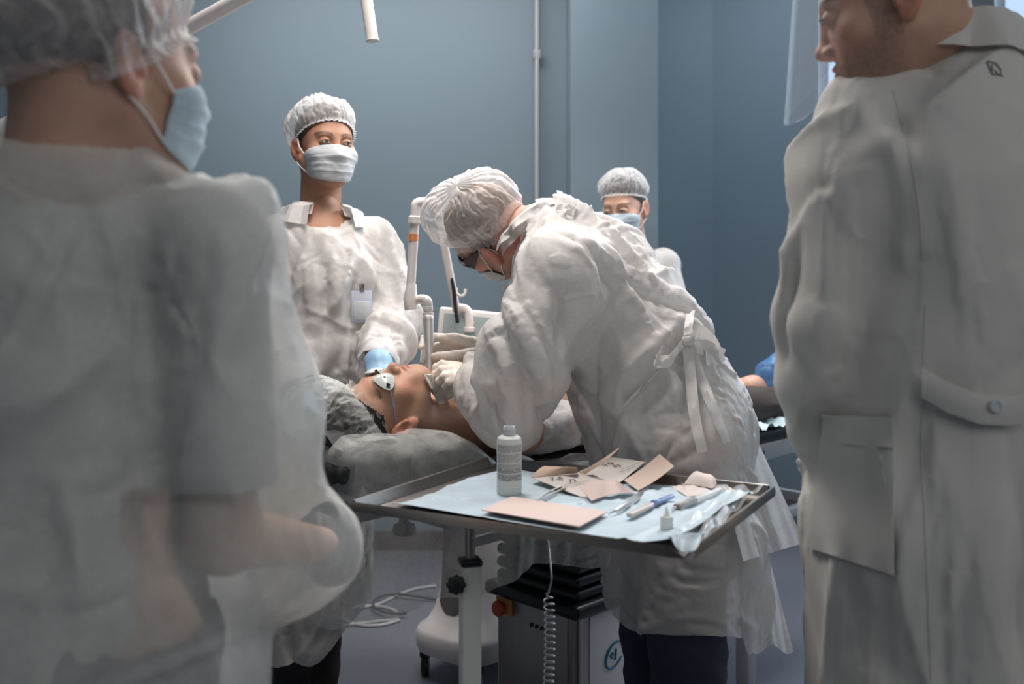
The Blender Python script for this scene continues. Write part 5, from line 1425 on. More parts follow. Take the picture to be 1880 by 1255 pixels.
# ======== instrument stand and tray
TC = np.array([.100, 1.717]); T1 = np.array([.876, -.482]); T2 = np.array([.482, .876]); TH = .882
TR = np.array([[T1[0], T2[0], 0], [T1[1], T2[1], 0], [0, 0, 1.]])
def tp(a, b, h=TH): q = TC+T1*a+T2*b; return np.array([q[0], q[1], h])
def stand():
    t = thing('instrument_stand', (*TC, 0), 'steel instrument tray on a square grey column beside the couch', 'instrument stand')
    tr = thing('tray', (*TC, TH), None, None); tr.parent = t; tr.location = (0, 0, TH); settle()
    ai, bi, ao, bo, hh = .282, .220, .2925, .230, .016
    MB().box(tp(0, 0, TH-.0012), (ai*2, bi*2, .002), TR, .0006, 1).build('tray_floor', MATS['steel'], tr)
    def wallp(name, p, q, P_, Q_):
        """sloping side from inner edge p-q to outer edge P_-Q_ with a folded lip"""
        mb = MB(); n = 8; G = []
        for t_ in np.linspace(0, 1, n):
            i = p*(1-t_)+q*t_; o = P_*(1-t_)+Q_*t_; out = nn((o-i)*np.array([1, 1, 0]))
            G.append([i+[0, 0, .0], i*.5+o*.5-[0, 0, .001], o, o+out*.003+[0, 0, .0005], o+out*.0045-[0, 0, .004], o+out*.0040-[0, 0, .014]])
        return mb.grid(G, .0012).build(name, MATS['steel'], tr)
    c = [tp(-ai, -bi), tp(ai, -bi), tp(ai, bi), tp(-ai, bi)]; C = [tp(-ao, -bo, TH+hh), tp(ao, -bo, TH+hh), tp(ao, bo, TH+hh), tp(-ao, bo, TH+hh)]
    cutc = .03
    for i in range(4):
        j = (i+1) % 4; p, q, P_, Q_ = c[i], c[j], C[i], C[j]; d = nn(q-p)
        wallp('tray_rim', p, q, P_+d*cutc*(.3 if i else .0), Q_-d*cutc*(1 if i in (0, 2) else .3))
    pz = P(863, 940, 1.72)[:2]
    zt = lambda y: CAMH-(y-HZ)*1.72/F
    MB().box((pz[0]+.04, pz[1]+.01, TH-.010), (.20, .12, .014), TR, .002).build('tray_bracket', MATS['steel_dark'], t)
    MB().tube([(*pz, zt(1033)-.15), (*pz, TH-.012)], .0088, 20).build('inner_pole', MATS['steel'], t)
    R3 = np.eye(3); a = .25; R3 = np.array([[math.cos(a), -math.sin(a), 0], [math.sin(a), math.cos(a), 0], [0, 0, 1]])
    MB().box((*pz, zt(1030)), (.037, .037, .010), R3, .002).build('collar_plate', MATS['black_plastic'], t)
    z1 = zt(1036); MB().box((*pz, (z1+.06)/2), (.034, .034, z1-.06), R3, .003).build('column', MATS['white_paint'], t)
    kb = MB(); kc = P(838, 1071, 1.70); ang = np.linspace(0, 2*math.pi, 57)
    G = []
    for r, h in ((.001, .0), (.010, .0), (.0150, .002), (.0165, .007), (.0150, .012), (.010, .0145), (.001, .0145)):
        G.append([kc+np.array([r*(1+.08*math.cos(8*x)*(r > .012))*math.cos(x), -h, r*(1+.08*math.cos(8*x)*(r > .012))*math.sin(x)]) for x in ang])
    kb.grid(G); kb.build('knob', MATS['black_plastic'], t)
    MB().tube([kc+[0, .0, 0], (pz[0], pz[1], kc[2])], .006, 12).build('knob_shaft', MATS['black_plastic'], t)
    MB().box((pz[0]+.12, pz[1], .045), (.50, .035, .03), TR, .004).build('foot', MATS['white_paint'], t)
    for s in (-.13, .37):
        q = np.array([pz[0]+.12, pz[1]])+T1*(s-.12); MB().box((q[0], q[1], .045), (.035, .40, .03), TR, .004).build('foot', MATS['white_paint'], t)
        for v in (-.18, .18):
            w_ = q+T2*v; MB().lathe((w_[0]-.008, w_[1], .02), (1, 0, 0), [(.001, 0), (.02, 0), (.02, .016), (.001, .016)], 18).build('castor', MATS['black_rubber'], t)
    return t
stand()
DH = TH+.0035
def drape_sheet():
    c = [(742, 913), (912, 853), (1372, 888), (1262, 992)]       # near-left, far-left, far-right, near-right
    W_ = [tp(-.252, -.170, DH), tp(-.242, .185, DH), tp(.268, .210, DH), tp(.258, -.204, DH)]
    G = []; R = np.random.RandomState(5)
    cr = [(R.rand(), R.rand(), R.rand()*math.pi, .10+.3*R.rand(), (.0030+.004*R.rand())*(1 if R.rand() < .7 else -.5)) for _ in range(34)]
    for a in np.linspace(0, 1, 90):
        row = []
        for b in np.linspace(0, 1, 70):
            p = (W_[0]*(1-a)+W_[3]*a)*(1-b)+(W_[1]*(1-a)+W_[2]*a)*b
            edge = .012*math.sin(a*9+1)*(b > .93)+.006*math.sin(b*11); p = p+np.array([T2[0], T2[1], 0])*edge*(b**6)+np.array([T1[0], T1[1], 0])*.008*math.sin(b*7)*((1-a)**8)
            h = 0
            for cx, cy, th, L, am in cr:
                if cx < .45 and cy < .5: am = am*.3
                u = (a-cx)*math.cos(th)+(b-cy)*math.sin(th); v = -(a-cx)*math.sin(th)+(b-cy)*math.cos(th)
                if abs(u) < L: h += am*math.exp(-abs(v)/.022)*math.cos(u/L*math.pi/2)
            h += .012*max(0, a-.90)/.1*(1 if b < .9 else .4)+.004*max(0, .06-b)/.06
            row.append(p+[0, 0, max(0, h)])
        G.append(row)
    o = MB().grid(G).build('surgical_drape', MATS['drape_blue']); tag(o, 'pale blue paper drape spread under the instruments on the tray', 'drape')
    G = []
    for a in np.linspace(0, 1, 16):
        row = []
        for b in np.linspace(0, 1, 14):
            x = 1222+(1300-1222)*b; y0 = 980-6*b+abs(b-.5)*10; drop = (1012-y0)*(1-(2*b-1)**4)*1.0
            z = 1.385+.04*abs(b-.6)
            row.append(P(x+(1262-x)*.28*a, y0+drop*a, z-.03*a+.006*math.sin(b*14)*a))
        G.append(row)
    MB().grid(G).build('overhanging_corner', MATS['drape_blue'], o)
    # clear pouch foil creased beside it
    G = []
    for a in np.linspace(0, 1, 20):
        row = []
        for b in np.linspace(0, 1, 24):
            p = onp(1240+(1285-1240)*a+(118+0*a)*b, 985-94*b+10*a, DH+.004); row.append(p+[0, 0, .006+.005*math.sin(a*9+b*6)+.004*math.sin(b*23+a*3)])
        G.append(row)
    q = MB().grid(G).build('clear_foil', mat('foil_clear', (.9, .93, .95), rough=.12, alpha=.35, spec=1.0)); tag(q, 'creased clear foil along the right rim of the tray', 'foil')
drape_sheet()

def bottle():
    b = onp(935, 906, DH); k = 1.0; t = thing('plastic_bottle', b, 'open translucent white plastic bottle with a grey printed label', 'bottle')
    pr = [(.001, 0), (.0195, 0), (.0218, .002), (.0222, .006), (.0222, .094), (.0212, .0995), (.0170, .1035), (.0105, .1045), (.0100, .1060)]
    MB().lathe(b, (0, 0, 1), pr, 40).build('body', MATS['bottle_plastic'], t)
    nk = [(.0098, .104), (.0098, .107)]
    for i in range(3): nk += [(.0098, .1075+i*.0033), (.0112, .1085+i*.0033), (.0112, .1095+i*.0033), (.0098, .1105+i*.0033)]
    nk += [(.0100, .1185), (.0100, .1205), (.0078, .1205), (.0078, .112)]
    MB().lathe(b, (0, 0, 1), nk, 32).build('threaded_neck', MATS['mask_white'], t)
    lb = []; 
    for a in np.linspace(-2.7, -.25, 30): lb.append([b+np.array([.0226*math.cos(a), .0226*math.sin(a), h]) for h in np.linspace(.026, .090, 4)])
    lo = MB().grid(lb).build('label', MATS['label_print'], t)
    R = random.Random(4)
    rows = [.0885-.0026*i for i in range(24)]
    for i, h in enumerate(rows):
        if i in (5, 12, 19): continue
        mb = MB(); a = -2.62
        while a < -.40:
            wd = R.uniform(.05, .28)
            if R.random() > .08:
                e = min(a+wd, -.35); G = []
                for x in np.linspace(a, e, 4): G.append([b+np.array([.02275*math.cos(x), .02275*math.sin(x), h+q]) for q in (-.0006, .0006)])
                mb.grid(G)
            a += wd+.035
        mb.build('text_line', MATS['ink_grey'] if i < 16 else MATS['ink'], lo, smooth=False)
bottle()

def text(s, size, org, xd, yd, m, parent, name='printing', ext=.0002):
    c = bpy.data.curves.new(name, 'FONT'); c.body = s; c.size = size; c.extrude = ext
    o = bpy.data.objects.new(name, c); COL.objects.link(o); bpy.context.view_layer.update()
    me = bpy.data.meshes.new_from_object(o.evaluated_get(bpy.context.evaluated_depsgraph_get()))
    bpy.data.objects.remove(o); xd = nn(xd); yd = np.asarray(yd, float); yd = nn(yd-xd*(yd @ xd)); zd = np.cross(xd, yd)
    M = Matrix(((xd[0], yd[0], zd[0], org[0]), (xd[1], yd[1], zd[1], org[1]), (xd[2], yd[2], zd[2], org[2]), (0, 0, 0, 1)))
    me.transform(M); me.name = name
    return link(name, me, m, parent, False)

def sheetq(name, c, m, parent=None, th=.0006, nu=10, nv=8, bulge=0.0, curl=0.0):
    """paper panel between four 3-D corners, bulged along its normal"""
    c = [np.asarray(x, float) for x in c]; n = nn(np.cross(c[1]-c[0], c[3]-c[0])); n = n if n[2] > 0 else -n; G = []
    for a in np.linspace(0, 1, nu):
        G.append([(c[0]*(1-a)+c[1]*a)*(1-b)+(c[3]*(1-a)+c[2]*a)*b + n*(bulge*math.sin(math.pi*a)+curl*math.sin(math.pi*b)) for b in np.linspace(0, 1, nv)])
    return MB().grid(G, th).build(name, m, parent)

def wrapper():
    t = thing('glove_wrapper', onp(1090, 885, DH), 'unfolded beige glove wrapper printed with size marks, flaps raised', 'wrapper')
    q = lambda X, Y, d: onp(863+X/3.304, 808+Y/3.304, DH+d)
    A = q(370, 225, .012); B = q(735, 365, .004); M1 = q(640, 200, .010); M2 = q(925, 243, .014); C = q(1062, 130, .022); D = q(855, 100, .022)
    card1 = sheetq('card', (A, B, M2, M1), MATS['card_grey'], t, .0006, 14, 12)
    card2 = sheetq('card', (M1, M2, C, D), MATS['card_grey'], t, .0006, 14, 12)
    sheetq('flap', (q(663, 280, .022), q(735, 367, .006), q(1002, 318, .008), q(888, 243, .026)), MATS['paper_pink'], t, .0007, 12, 14, curl=.006)
    sheetq('flap', (q(932, 241, .015), q(1020, 304, .010), q(1238, 156, .034), q(1150, 82, .036)), MATS['paper_beige'], t, .0007, 12, 12, curl=-.003)
    sheetq('flap', (q(370, 225, .0125), q(655, 198, .012), q(640, 165, .030), q(450, 155, .024)), MATS['paper_tan'], t, .0007, 12, 12, curl=.004)
    u1 = q(660, 197, .012); u2 = q(700, 204, .014); sheetq('flap', (u1, u2, P(1127, 831, 1.74), P(1137, 821, 1.755)), MATS['paper_tan'], t, .0007, 8, 12, curl=.010)
    MB().tube([q(712, 211, .0145), q(745, 214, .0145), q(780, 224, .0145)], [.0004, .0016, .0003], 6).build('tear', MATS['ink'], card1)
    def lay(card, c3, X, Y, s, size, ang):
        O, a_, b_ = c3; nrm = nn(np.cross(a_-O, b_-O)); nrm = nrm if nrm[2] > 0 else -nrm
        def hit(X, Y):      # pixel ray meets the card plane
            d = P(863+X/3.304, 808+Y/3.304, 1.0)-np.array([0, 0, CAMH]); e = np.array([0, 0, CAMH]); return e+d*(((O-e) @ nrm)/(d @ nrm))
        o = hit(X, Y)+nrm*.0028; xd = nn(hit(X+60, Y+60*ang)-hit(X, Y)); return text(s, size, o, xd, np.cross(nrm, xd), MATS['ink'], card, ext=.0003)
    def lines(card, c3, X, Y, ang, px):
        O, a_, b_ = c3; nrm = nn(np.cross(a_-O, b_-O)); nrm = nrm if nrm[2] > 0 else -nrm; R = random.Random(int(X)); mb = MB(); x = X
        def hit(X, Y):
            d = P(863+X/3.304, 808+Y/3.304, 1.0)-np.array([0, 0, CAMH]); e = np.array([0, 0, CAMH]); return e+d*(((O-e) @ nrm)/(d @ nrm))
        while x < X+px*3.304:
            w_ = R.uniform(6, 16); p0 = hit(x, Y+(x-X)*ang); p1 = hit(x+w_, Y+(x+w_-X)*ang); xd = nn(p1-p0); Rm = np.stack([xd, np.cross(nrm, xd), nrm], 1)
            mb.box((p0+p1)/2+nrm*.0028, (np.linalg.norm(p1-p0), .0016, .0003), Rm); x += w_+3
        mb.build('fine_print', MATS['ink_grey'], card, smooth=False)
    c1 = (A, B, .5*(M1+M2)); c2 = (M1, M2, .5*(C+D))
    lay(card1, c1, 488, 247, '7,5', .0215, -.06); lay(card1, c1, 600, 260, 'Л', .0215, -.05)
    lines(card1, c1, 555, 282, -.19, 50); lines(card1, c1, 572, 290, -.19, 38)
    lay(card2, c2, 826, 162, '7,5', .0215, -.33); lay(card2, c2, 884, 172, 'П', .0215, -.20)
    lines(card2, c2, 898, 192, -.36, 42); lines(card2, c2, 915, 200, -.36, 34)
    # packet lying at the front
    t = thing('paper_packet', onp(1000, 938, DH), 'closed flat pinkish paper packet at the front rim of the tray', 'packet')
    c = [onp(883, 936.5, DH+.009), onp(940, 912, DH+.006), onp(1115, 940, DH+.007), onp(1063, 967, DH+.010)]
    sheetq('upper_sheet', c, MATS['paper_pink'], t, .0012)
    c2 = [onp(898, 939, DH+.005), onp(945, 914, DH+.002), onp(1110, 944, DH+.003), onp(1062, 969, DH+.006)]
    sheetq('lower_sheet', c2, MATS['paper_tan'], t, .001)
wrapper()

def tool(name, label, cat, spec, m='steel'):
    """spec: (part, [points], radii)"""
    t = thing(name, spec[0][1][0], label, cat)
    for nm, pts, r in spec: MB().tube(smooth_path(pts, 5), r if not hasattr(r, '__len__') else list(np.interp(np.linspace(0, 1, (len(pts)-1)*5+1), np.linspace(0, 1, len(r)), r)), 8).build(nm, MATS[m], t)
    return t
q = lambda x, y, d=.003: onp(x, y, DH+d)
tool('tweezers', 'long steel tweezers between the packet and the blue scalpel', 'tweezers', [
    ('blade', [q(1192, 892, .007), q(1160, 915, .011), q(1135, 934, .008), q(1117, 943, .004)], [.0012, .0028, .0022, .0006]),
    ('blade', [q(1192, 892, .007), q(1172, 915, .004), q(1150, 930, .004), q(1132, 941, .003)], [.0012, .0026, .0020, .0006])])
tool('forceps', 'steel forceps handles sticking out left under the wrapper', 'forceps', [
    ('arm', [q(1030, 893, .010), q(1008, 903, .007), q(984, 918, .003)], [.0022, .002, .0016]),
    ('arm', [q(1038, 896, .010), q(1020, 904, .006), q(999, 918, .003)], [.0022, .002, .0016])])
tool('forceps', 'pointed steel forceps tip showing under the wrapper front corner', 'forceps', [
    ('tip', [q(1095, 903, .002), q(1078, 914, .002), q(1061, 924, .002)], [.003, .0024, .0005]),
    ('tip', [q(1100, 906, .002), q(1082, 916, .002), q(1063, 925, .002)], [.003, .0020, .0005])])
def scalpel():
    t = thing('scalpel', q(1195, 928), 'disposable scalpel with blue handle and clear grey blade guard', 'scalpel')
    a, b, c = q(1155, 946, .008), q(1196, 926, .008), q(1235, 910, .009)
    xd = nn(c-a); wd = nn(np.cross([0, 0, 1], xd))
    def slab(nm, p, e, w0, w1, h, m):
        R = np.stack([nn(e-p), wd, np.cross(nn(e-p), wd)], 1)
        return MB().box((p+e)/2, (np.linalg.norm(e-p), (w0+w1)/2, h), R, min(w0, h)*.42, 4).build(nm, m, t)
    slab('blade_guard', a, b, .0125, .0115, .008, mat('guard_grey', (.60, .54, .50), rough=.3, alpha=.9))
    hd = slab('handle', b-xd*.006, c, .0105, .010, .0072, MATS['blade_blue'])
    R = np.stack([xd, wd, np.cross(xd, wd)], 1)
    for k in range(4): MB().box(b+xd*(.004+.003*k)+[0, 0, .0042], (.0012, .009, .0012), R).build('grip_ridge', MATS['blade_blue'], hd)
    MB().box((b*.45+c*.55)+[0, 0, .0040], (.018, .005, .0008), R, .0003, 1).build('imprint', MATS['ink_blue'], hd)
scalpel()
def syringe():
    t = thing('syringe', q(1262, 922), 'small clear syringe with black plunger lying beside the gauze', 'syringe')
    a, b = q(1246, 929, .008), q(1322, 900, .008); x = nn(b-a)
    L = np.linalg.norm(b-a)
    MB().lathe(a, x, [(.0015, -.004), (.0020, 0), (.0058, .003), (.0062, .006), (.0062, L), (.0105, L), (.0105, L+.0015), (.001, L+.0015)], 24).build('barrel', MATS['clear_plastic'], t)
    MB().lathe(a+x*.014, x, [(.001, 0), (.0052, .002), (.0056, .003), (.0050, .005), (.0056, .008), (.001, .009)], 20).build('plunger_seal', MATS['black_rubber'], t)
    MB().lathe(a+x*.023, x, [(.0035, 0), (.0035, L-.005), (.008, L-.005), (.008, L-.003), (.001, L-.003)], 12).build('plunger', MATS['clear_plastic'], t)
    MB().lathe(a-x*.022, x, [(.0015, 0), (.0032, .002), (.0026, .012), (.0022, .020)], 14).build('needle_hub', MATS['clear_plastic'], t)
    MB().lathe(a-x*.010+[0, 0, 0], x, [(.0050, 0), (.0060, .002), (.0060, .011), (.0050, .013)], 16).build('luer_collar', mat('collar_brown', (.22, .17, .15), rough=.4), t)
    for k in range(5): MB().lathe(a+x*(.030+.006*k), x, [(.0064, 0), (.0064, .0006)], 20).build('scale_mark', MATS['ink_grey'], t)
syringe()
def dropper():
    b = q(1224, 971, .002); t = thing('dropper_bottle', b, 'tiny white dropper bottle with pointed nozzle near the tray corner', 'dropper bottle')
    MB().lathe(b, (0, 0, 1), [(.001, 0), (.0090, 0), (.0100, .0012), (.0100, .0180), (.0092, .0198), (.0062, .0205), (.001, .0206)], 32).build('body', MATS['bottle_plastic'], t)
    MB().lathe(b+[0, 0, .0200], (0, 0, 1), [(.0055, 0), (.0050, .002), (.0030, .0035), (.0022, .0075), (.0012, .0145), (.0005, .0150)], 20).build('nozzle', MATS['bottle_plastic'], t)
dropper()
def gauze():
    R = np.random.RandomState(2)
    def pad(label, c, hs, lift, m='gauze', name='gauze_pad'):
        W_ = [q(*p_, 0) for p_ in c]; G = []
        for a in np.linspace(0, 1, 18):
            row = []
            for b_ in np.linspace(0, 1, 14):
                p_ = (W_[0]*(1-a)+W_[1]*a)*(1-b_)+(W_[3]*(1-a)+W_[2]*a)*b_
                e = (1-abs(2*a-1)**5)*(1-abs(2*b_-1)**3)
                row.append(p_+[0, 0, lift+hs*e+.0008*e*math.sin(a*12+b_*7)+.0005*math.sin(b_*31)])
            G.append(row)
        o = MB().grid(G, .0012).build(name, MATS[m]); return tag(o, label, 'gauze')
    pad('flat pinkish gauze square under the rolled gauze', [(1233, 896), (1262, 914), (1312, 908), (1283, 886)], .002, .003)
    pad('flat gauze piece at the far right corner of the drape', [(1306, 897), (1318, 908), (1352, 904), (1330, 888)], .002, .003)
    r = pad('rolled wad of gauze near the far right rim of the tray', [(1256, 893), (1308, 902), (1322, 892), (1272, 878)], .016, .006, name='gauze_roll')
    th = MB()
    for k in range(14):
        s = 1 if k % 2 else 0; p0 = q(1257+R.rand()*3, 888+R.rand()*5, .010) if s else q(1315+R.rand()*4, 893+R.rand()*7, .010)
        th.tube([p0, p0+np.array([(-.006 if s else .008)*(.5+R.rand()), .002*R.randn(), .003*R.randn()])], .0004, 4)
    th.build('loose_threads', MATS['gauze'], r)
gauze()
o = MB(); R_ = np.random.RandomState(4)
for x, y in ((803, 917), (809, 913), (846, 917), (852, 914), (881, 917), (797, 921)):
    b = q(x, y, .0004); r = .0022+.0022*R_.rand()
    o.lathe(b, (0, 0, 1), [(r, 0), (r*.85, r*.25), (r*.5, r*.42), (.0002, r*.46)], 14)
tag(o.build('water_drops', MATS['clear_plastic']), 'clear drops of water on the left of the blue drape', 'water', kind='stuff')
o = MB().tube(smooth_path([onp(958, 842, TH+.012), onp(968, 846, TH+.012), onp(976, 851, TH+.010)], 5), .0085, 12).build('folded_drape_roll', MATS['drape_blue'])
tag(o, 'small rolled blue cloth behind the bottle at the far rim', 'cloth')

# ======== laser device behind the couch with its jointed arm
def laser():
    c0 = np.array([-.085, 3.24]); e1 = nn([-.23, .18, 0])[:2]; e2 = np.array([e1[1], -e1[0]])   # e1 to the left-back, e2 to the right-back
    t = thing('laser_device', (*c0, 0), 'white wheeled medical laser device with grey inset panel behind the couch', 'medical device')
    def ring(h, a, b, sh=0.0, n=40, p=4.0):
        out = []
        for k in range(n):
            x = 2*math.pi*k/n; c, s = math.cos(x), math.sin(x)
            u = math.copysign(abs(c)**(2/p), c)*a; v = math.copysign(abs(s)**(2/p), s)*b
            q_ = c0+e1*(u)+e2*(v+sh); out.append(Vector((q_[0], q_[1], h)))
        return out
    mb = MB(); rs = []
    prof = [(.085, .150, .215), (.10, .158, .222), (.145, .160, .224), (.160, .152, .216), (.175, .130, .195), (.22, .106, .172), (.30, .090, .158), (.45, .082, .150), (.70, .080, .145), (.95, .085, .150), (1.03, .10, .16)]
    for h, a, b in prof: rs.append([mb.bm.verts.new(v) for v in ring(h, a, b)])
    for A, B in zip(rs, rs[1:]):
        for k in range(40): mb.bm.faces.new((A[k], A[(k+1) % 40], B[(k+1) % 40], B[k]))
    mb.bm.faces.new(rs[0][::-1]); mb.bm.faces.new(rs[-1]); mb.build('housing', MATS['white_plastic'], t)
    # dark inset on the face towards the head end; face normal is -e2
    G = []
    for i, h in enumerate(np.linspace(.215, .80, 22)):
        wv = .050*(1-max(0, (.25-h)/.035)**2*.6); row = []
        bb = np.interp(h, [p_[0] for p_ in prof], [p_[2] for p_ in prof])
        for x in np.linspace(-wv, wv, 9):
            q_ = c0+e1*x-e2*(bb+.0035-.002*abs(x/wv)**4); row.append((q_[0], q_[1], h))
        G.append(row)
    MB().grid(G).build('grey_panel', MATS['grey_panel'], t)
    q_ = c0-e1*.1625+e2*(-.05); MB().lathe((q_[0], q_[1], .135), (-e1[0], -e1[1], 0), [(.001, 0), (.008, 0), (.008, .002), (.001, .002)], 14).build('red_mark', MATS['red_button'], t)
    for a in (-.11, .11):
        for b in (-.17, .17):
            q_ = c0+e1*a+e2*b; w_ = MB(); w_.lathe((q_[0]-.012, q_[1], .032), (1, 0, 0), [(.001, 0), (.030, 0), (.032, .003), (.032, .021), (.030, .024), (.001, .024)], 20)
            w_.box((q_[0], q_[1], .072), (.035, .03, .03), None, .004); w_.build('castor', MATS['black_rubber'], t)
    # console with a pale screen
    cc = P(872, 612, 3.05); Rc = frame(nn([-.2, -.95, 0]), (0, -.45, 1))
    sc = MB().box(cc+[0, .03, -.01], (.24, .03, .16), np.stack([Rc[:, 0], nn(np.cross(Rc[:, 2], Rc[:, 0])), Rc[:, 2]], 1), .008, 3).build('console', MATS['white_plastic'], t)
    MB().box(cc+[0, .012, -.012], (.21, .004, .13), np.stack([Rc[:, 0], nn(np.cross(Rc[:, 2], Rc[:, 0])), Rc[:, 2]], 1), .002).build('screen', MATS['screen_pale'], sc)
    MB().tube([P(872, 640, 3.10), (*c0, 1.0)], .035, 14).build('console_neck', MATS['white_plastic'], t)
    # arm post on the device and the rising arm
    zz = 3.06
    MB().tube(smooth_path([P(862, 606, zz), P(861, 585, zz), P(859, 572, zz), P(852, 566, zz), P(838, 565, zz)], 5), .0135, 14).build('arm_elbow', MATS['white_plastic'], t)
    MB().lathe(P(862, 608, zz), (0, 0, 1), [(.018, 0), (.018, .012), (.0145, .014), (.0145, .03)], 18).build('arm_flange', MATS['white_plastic'], t)
    MB().tube([P(838, 570, zz), P(829, 520, zz-.04), P(812, 430, zz-.12), P(803, 385, zz-.18)], .0125, 14).build('arm_tube', MATS['white_plastic'], t)
    MB().tube(smooth_path([P(826, 500, zz-.06), P(833, 530, zz-.05), P(836, 560, zz-.04), P(840, 592, zz-.03)], 5), .006, 8).build('arm_cable', MATS['black_plastic'], t)
    MB().tube(smooth_path([P(838, 528, zz-.03), P(839, 538, zz-.03), P(846, 543, zz-.03), P(853, 539, zz-.03), P(854, 530, zz-.03)], 5), .004, 8).build('hook', MATS['white_plastic'], t)
    # top joint crosses to the front and comes down to the handpiece
    z2 = 2.47
    MB().tube([P(803, 385, zz-.18), P(803, 372, 2.72), P(800, 370, z2)], .0130, 14).build('arm_tube', MATS['white_plastic'], t)
    MB().tube(smooth_path([P(802, 369, z2), P(775, 371, z2), P(765, 374, z2), P(763, 384, z2), P(762, 402, z2)], 5), .0125, 16).build('arm_elbow', MATS['white_plastic'], t)
    MB().lathe(P(762, 396, z2), P(760, 430, z2)-P(762, 396, z2), [(.0125, 0), (.0165, .003), (.0165, .018), (.0125, .022)], 18).build('arm_joint', MATS['white_plastic'], t)
    a, b = P(762, 398, z2), P(753, 545, z2)
    MB().tube([a, b], [.0118, .0115], 16).build('arm_tube', MATS['white_plastic'], t)
    d = nn(b-a); MB().lathe(P(759.6, 429, z2), d, [(.0117, 0), (.0124, .0003), (.0124, .018), (.0117, .0183)], 18).build('orange_label', MATS['orange_label'], t)
    MB().tube([P(756, 520, z2), P(753, 548, z2), P(755, 568, z2)], [.012, .0175, .0165], 16).build('arm_joint', MATS['white_plastic'], t)
    MB().tube(smooth_path([P(755, 556, z2), P(765, 550, z2), P(778, 549, z2-.01), P(785, 553, z2-.02), P(786, 566, z2-.02)], 5), .0115, 14).build('arm_elbow', MATS['white_plastic'], t)
    MB().lathe(P(786, 562, z2-.02), (0, 0, -1), [(.011, 0), (.0125, .001), (.0125, .010), (.0108, .011), (.0108, .014), (.0135, .015), (.0135, .024), (.012, .025)], 20).build('coupling', MATS['white_plastic'], t)
    a = P(786, 580, z2-.025); b = P(789, 696, z2-.06); d = nn(b-a); L = np.linalg.norm(b-a)
    MB().lathe(a, d, [(.0125, 0), (.0138, .002), (.0138, .010), (.0130, .011), (.0130, L*.30), (.0110, L*.55), (.0082, L*.80), (.0065, L*.94), (.0058, L), (.001, L)], 24).build('handpiece', mat('aluminium', (.80, .79, .78), rough=.42, metal=.7), t)
    # the knurled coupling rings
    for k in range(14):
        x = 2*math.pi*k/14; MB().box(a+np.array([.0138*math.cos(x), .0138*math.sin(x), -.006]), (.0016, .0016, .008)).build('grip_ridge', MATS['white_plastic'], t)
laser()

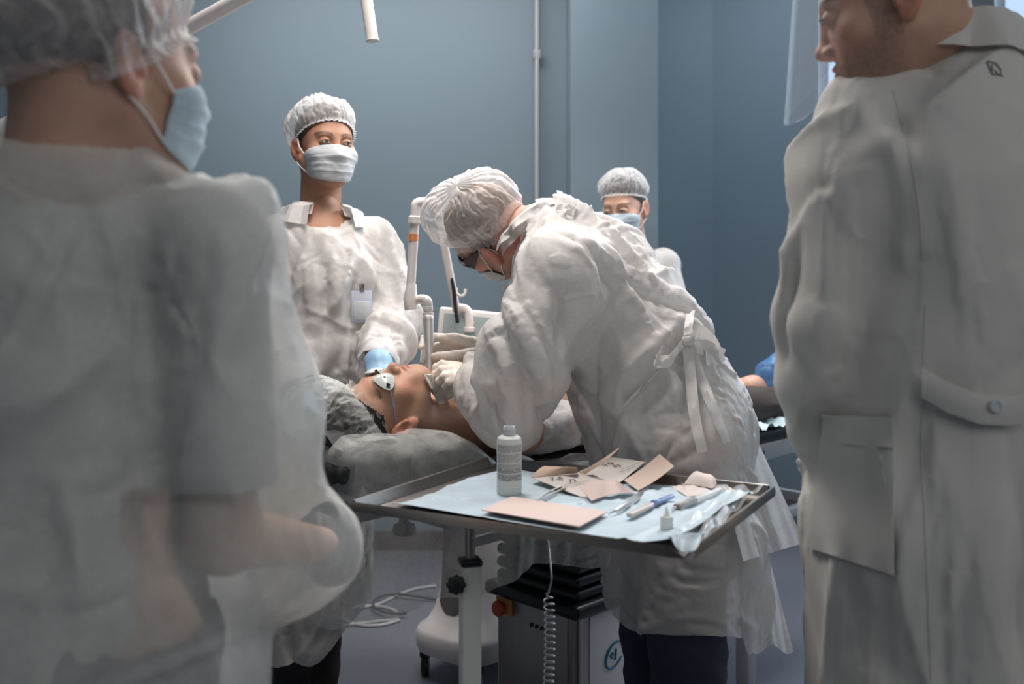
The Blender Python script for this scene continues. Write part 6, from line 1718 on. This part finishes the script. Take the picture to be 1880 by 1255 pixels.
# ======== lamp arm overhead, hanging tube, cables
def overhead():
    t = thing('ceiling_lamp_arm', P(-90, 280, 2.1), 'white overhead lamp arm slanting behind the left foreground cap', 'lamp arm')
    a, b = P(-90, 287, 2.1), P(520, -45, 2.1)
    MB().tube([a, P(8, 238, 2.1)], .021, 16).build('arm_tube', MATS['white_plastic'], t)
    MB().tube([P(6, 239, 2.1), P(60, 206, 2.1)], [.023, .019], 16).build('joint_sleeve', MATS['white_plastic'], t)
    MB().tube([P(60, 206, 2.1), b], .0165, 16).build('arm_tube', MATS['white_plastic'], t)
    MB().tube([b, b+[.05, 0, .06], (b[0]+.05, b[1], 3.19)], .022, 16).build('drop_tube', MATS['white_plastic'], t)
    MB().lathe((b[0]+.05, b[1], 3.20), (0, 0, -1), [(.001, 0), (.10, 0), (.10, .03), (.03, .05)], 28).build('ceiling_plate', MATS['white_plastic'], t)
    t = thing('hanging_tube', P(683, 75, 2.2), 'short white tube hanging from above at the top edge', 'tube')
    a = P(684, 76, 2.2); d = nn(P(664, -60, 2.2)-a)
    MB().lathe(a, d, [(.008, 0), (.0150, 0), (.0155, .003), (.0138, .006), (.0138, .35), (.001, .35)], 24).build('tube', MATS['white_plastic'], t)
    e = a+d*.35; MB().tube([e, e+[0, 0, .1], (e[0], e[1], 3.19)], .009, 10).build('suspension_rod', MATS['white_plastic'], t)
    f = lambda x, y, h=.006: onp(x, y, h)
    o = MB().tube(smooth_path([f(625, 1140), f(640, 1118), f(690, 1110), (f(735, 1090)), f(765, 1080), f(800, 1075)], 8), .006, 8).build('floor_cable', MATS['cable_grey'])
    tag(o, 'pale cable running straight across the floor behind the couch', 'cable')
    pts = [f(680+52*math.cos(x), 1130+18*math.sin(x)) for x in np.linspace(.4, 6.0, 14)]
    tag(MB().tube(smooth_path([f(626, 1148)]+pts, 6), .006, 8).build('floor_cable', MATS['cable_grey']), 'pale looped cable lying on the floor left of the laser device', 'cable')
    pts = [f(730+45*math.cos(x), 1108+18*math.sin(x), .018) for x in np.linspace(1.2, 5.2, 10)]
    tag(MB().tube(smooth_path(pts+[f(800, 1100, .01)], 6), .005, 8).build('floor_cable', MATS['cable_dark']), 'dark looped cable lying over the pale one on the floor', 'cable')
overhead()

# ======== paper and sheet at the foot of the couch
def foot_papers():
    G = []
    for i in range(40):
        G.append([cp(1.30+.46*i/39, -.025+.12*j/21, .80) for j in range(22)])
    fl = np.array(G).reshape(-1, 3); h = .022*vnoise(fl, 14, 3)+.018*vnoise(fl, 30, 4)+.014*np.abs(vnoise(fl, 60, 6)); fl = fl+np.stack([.015*vnoise(fl, 12, 7), .015*vnoise(fl, 12, 8), np.abs(h)], 1)
    o = MB().grid(fl.reshape(40, 22, 3)).build('crumpled_paper', MATS['paper_blue_crumple']); tag(o, 'crumpled pale blue paper beside the dark trouser legs on the couch', 'paper')
    G = []
    for i in range(26):
        row = []
        for j in range(24):
            s = 1.14+.20*j/23+.05*(i/25); q = cp(s, -.035-.012*math.sin(j*.8+i*.08)-.01*i/25, .905-.215*i/25-(.03*j/23)); row.append(q)
        G.append(row)
    o = MB().grid(G).build('hanging_sheet', MATS['gown_dense']); tag(o, 'white sheet hanging off the couch edge behind the bending doctor', 'sheet')
foot_papers()
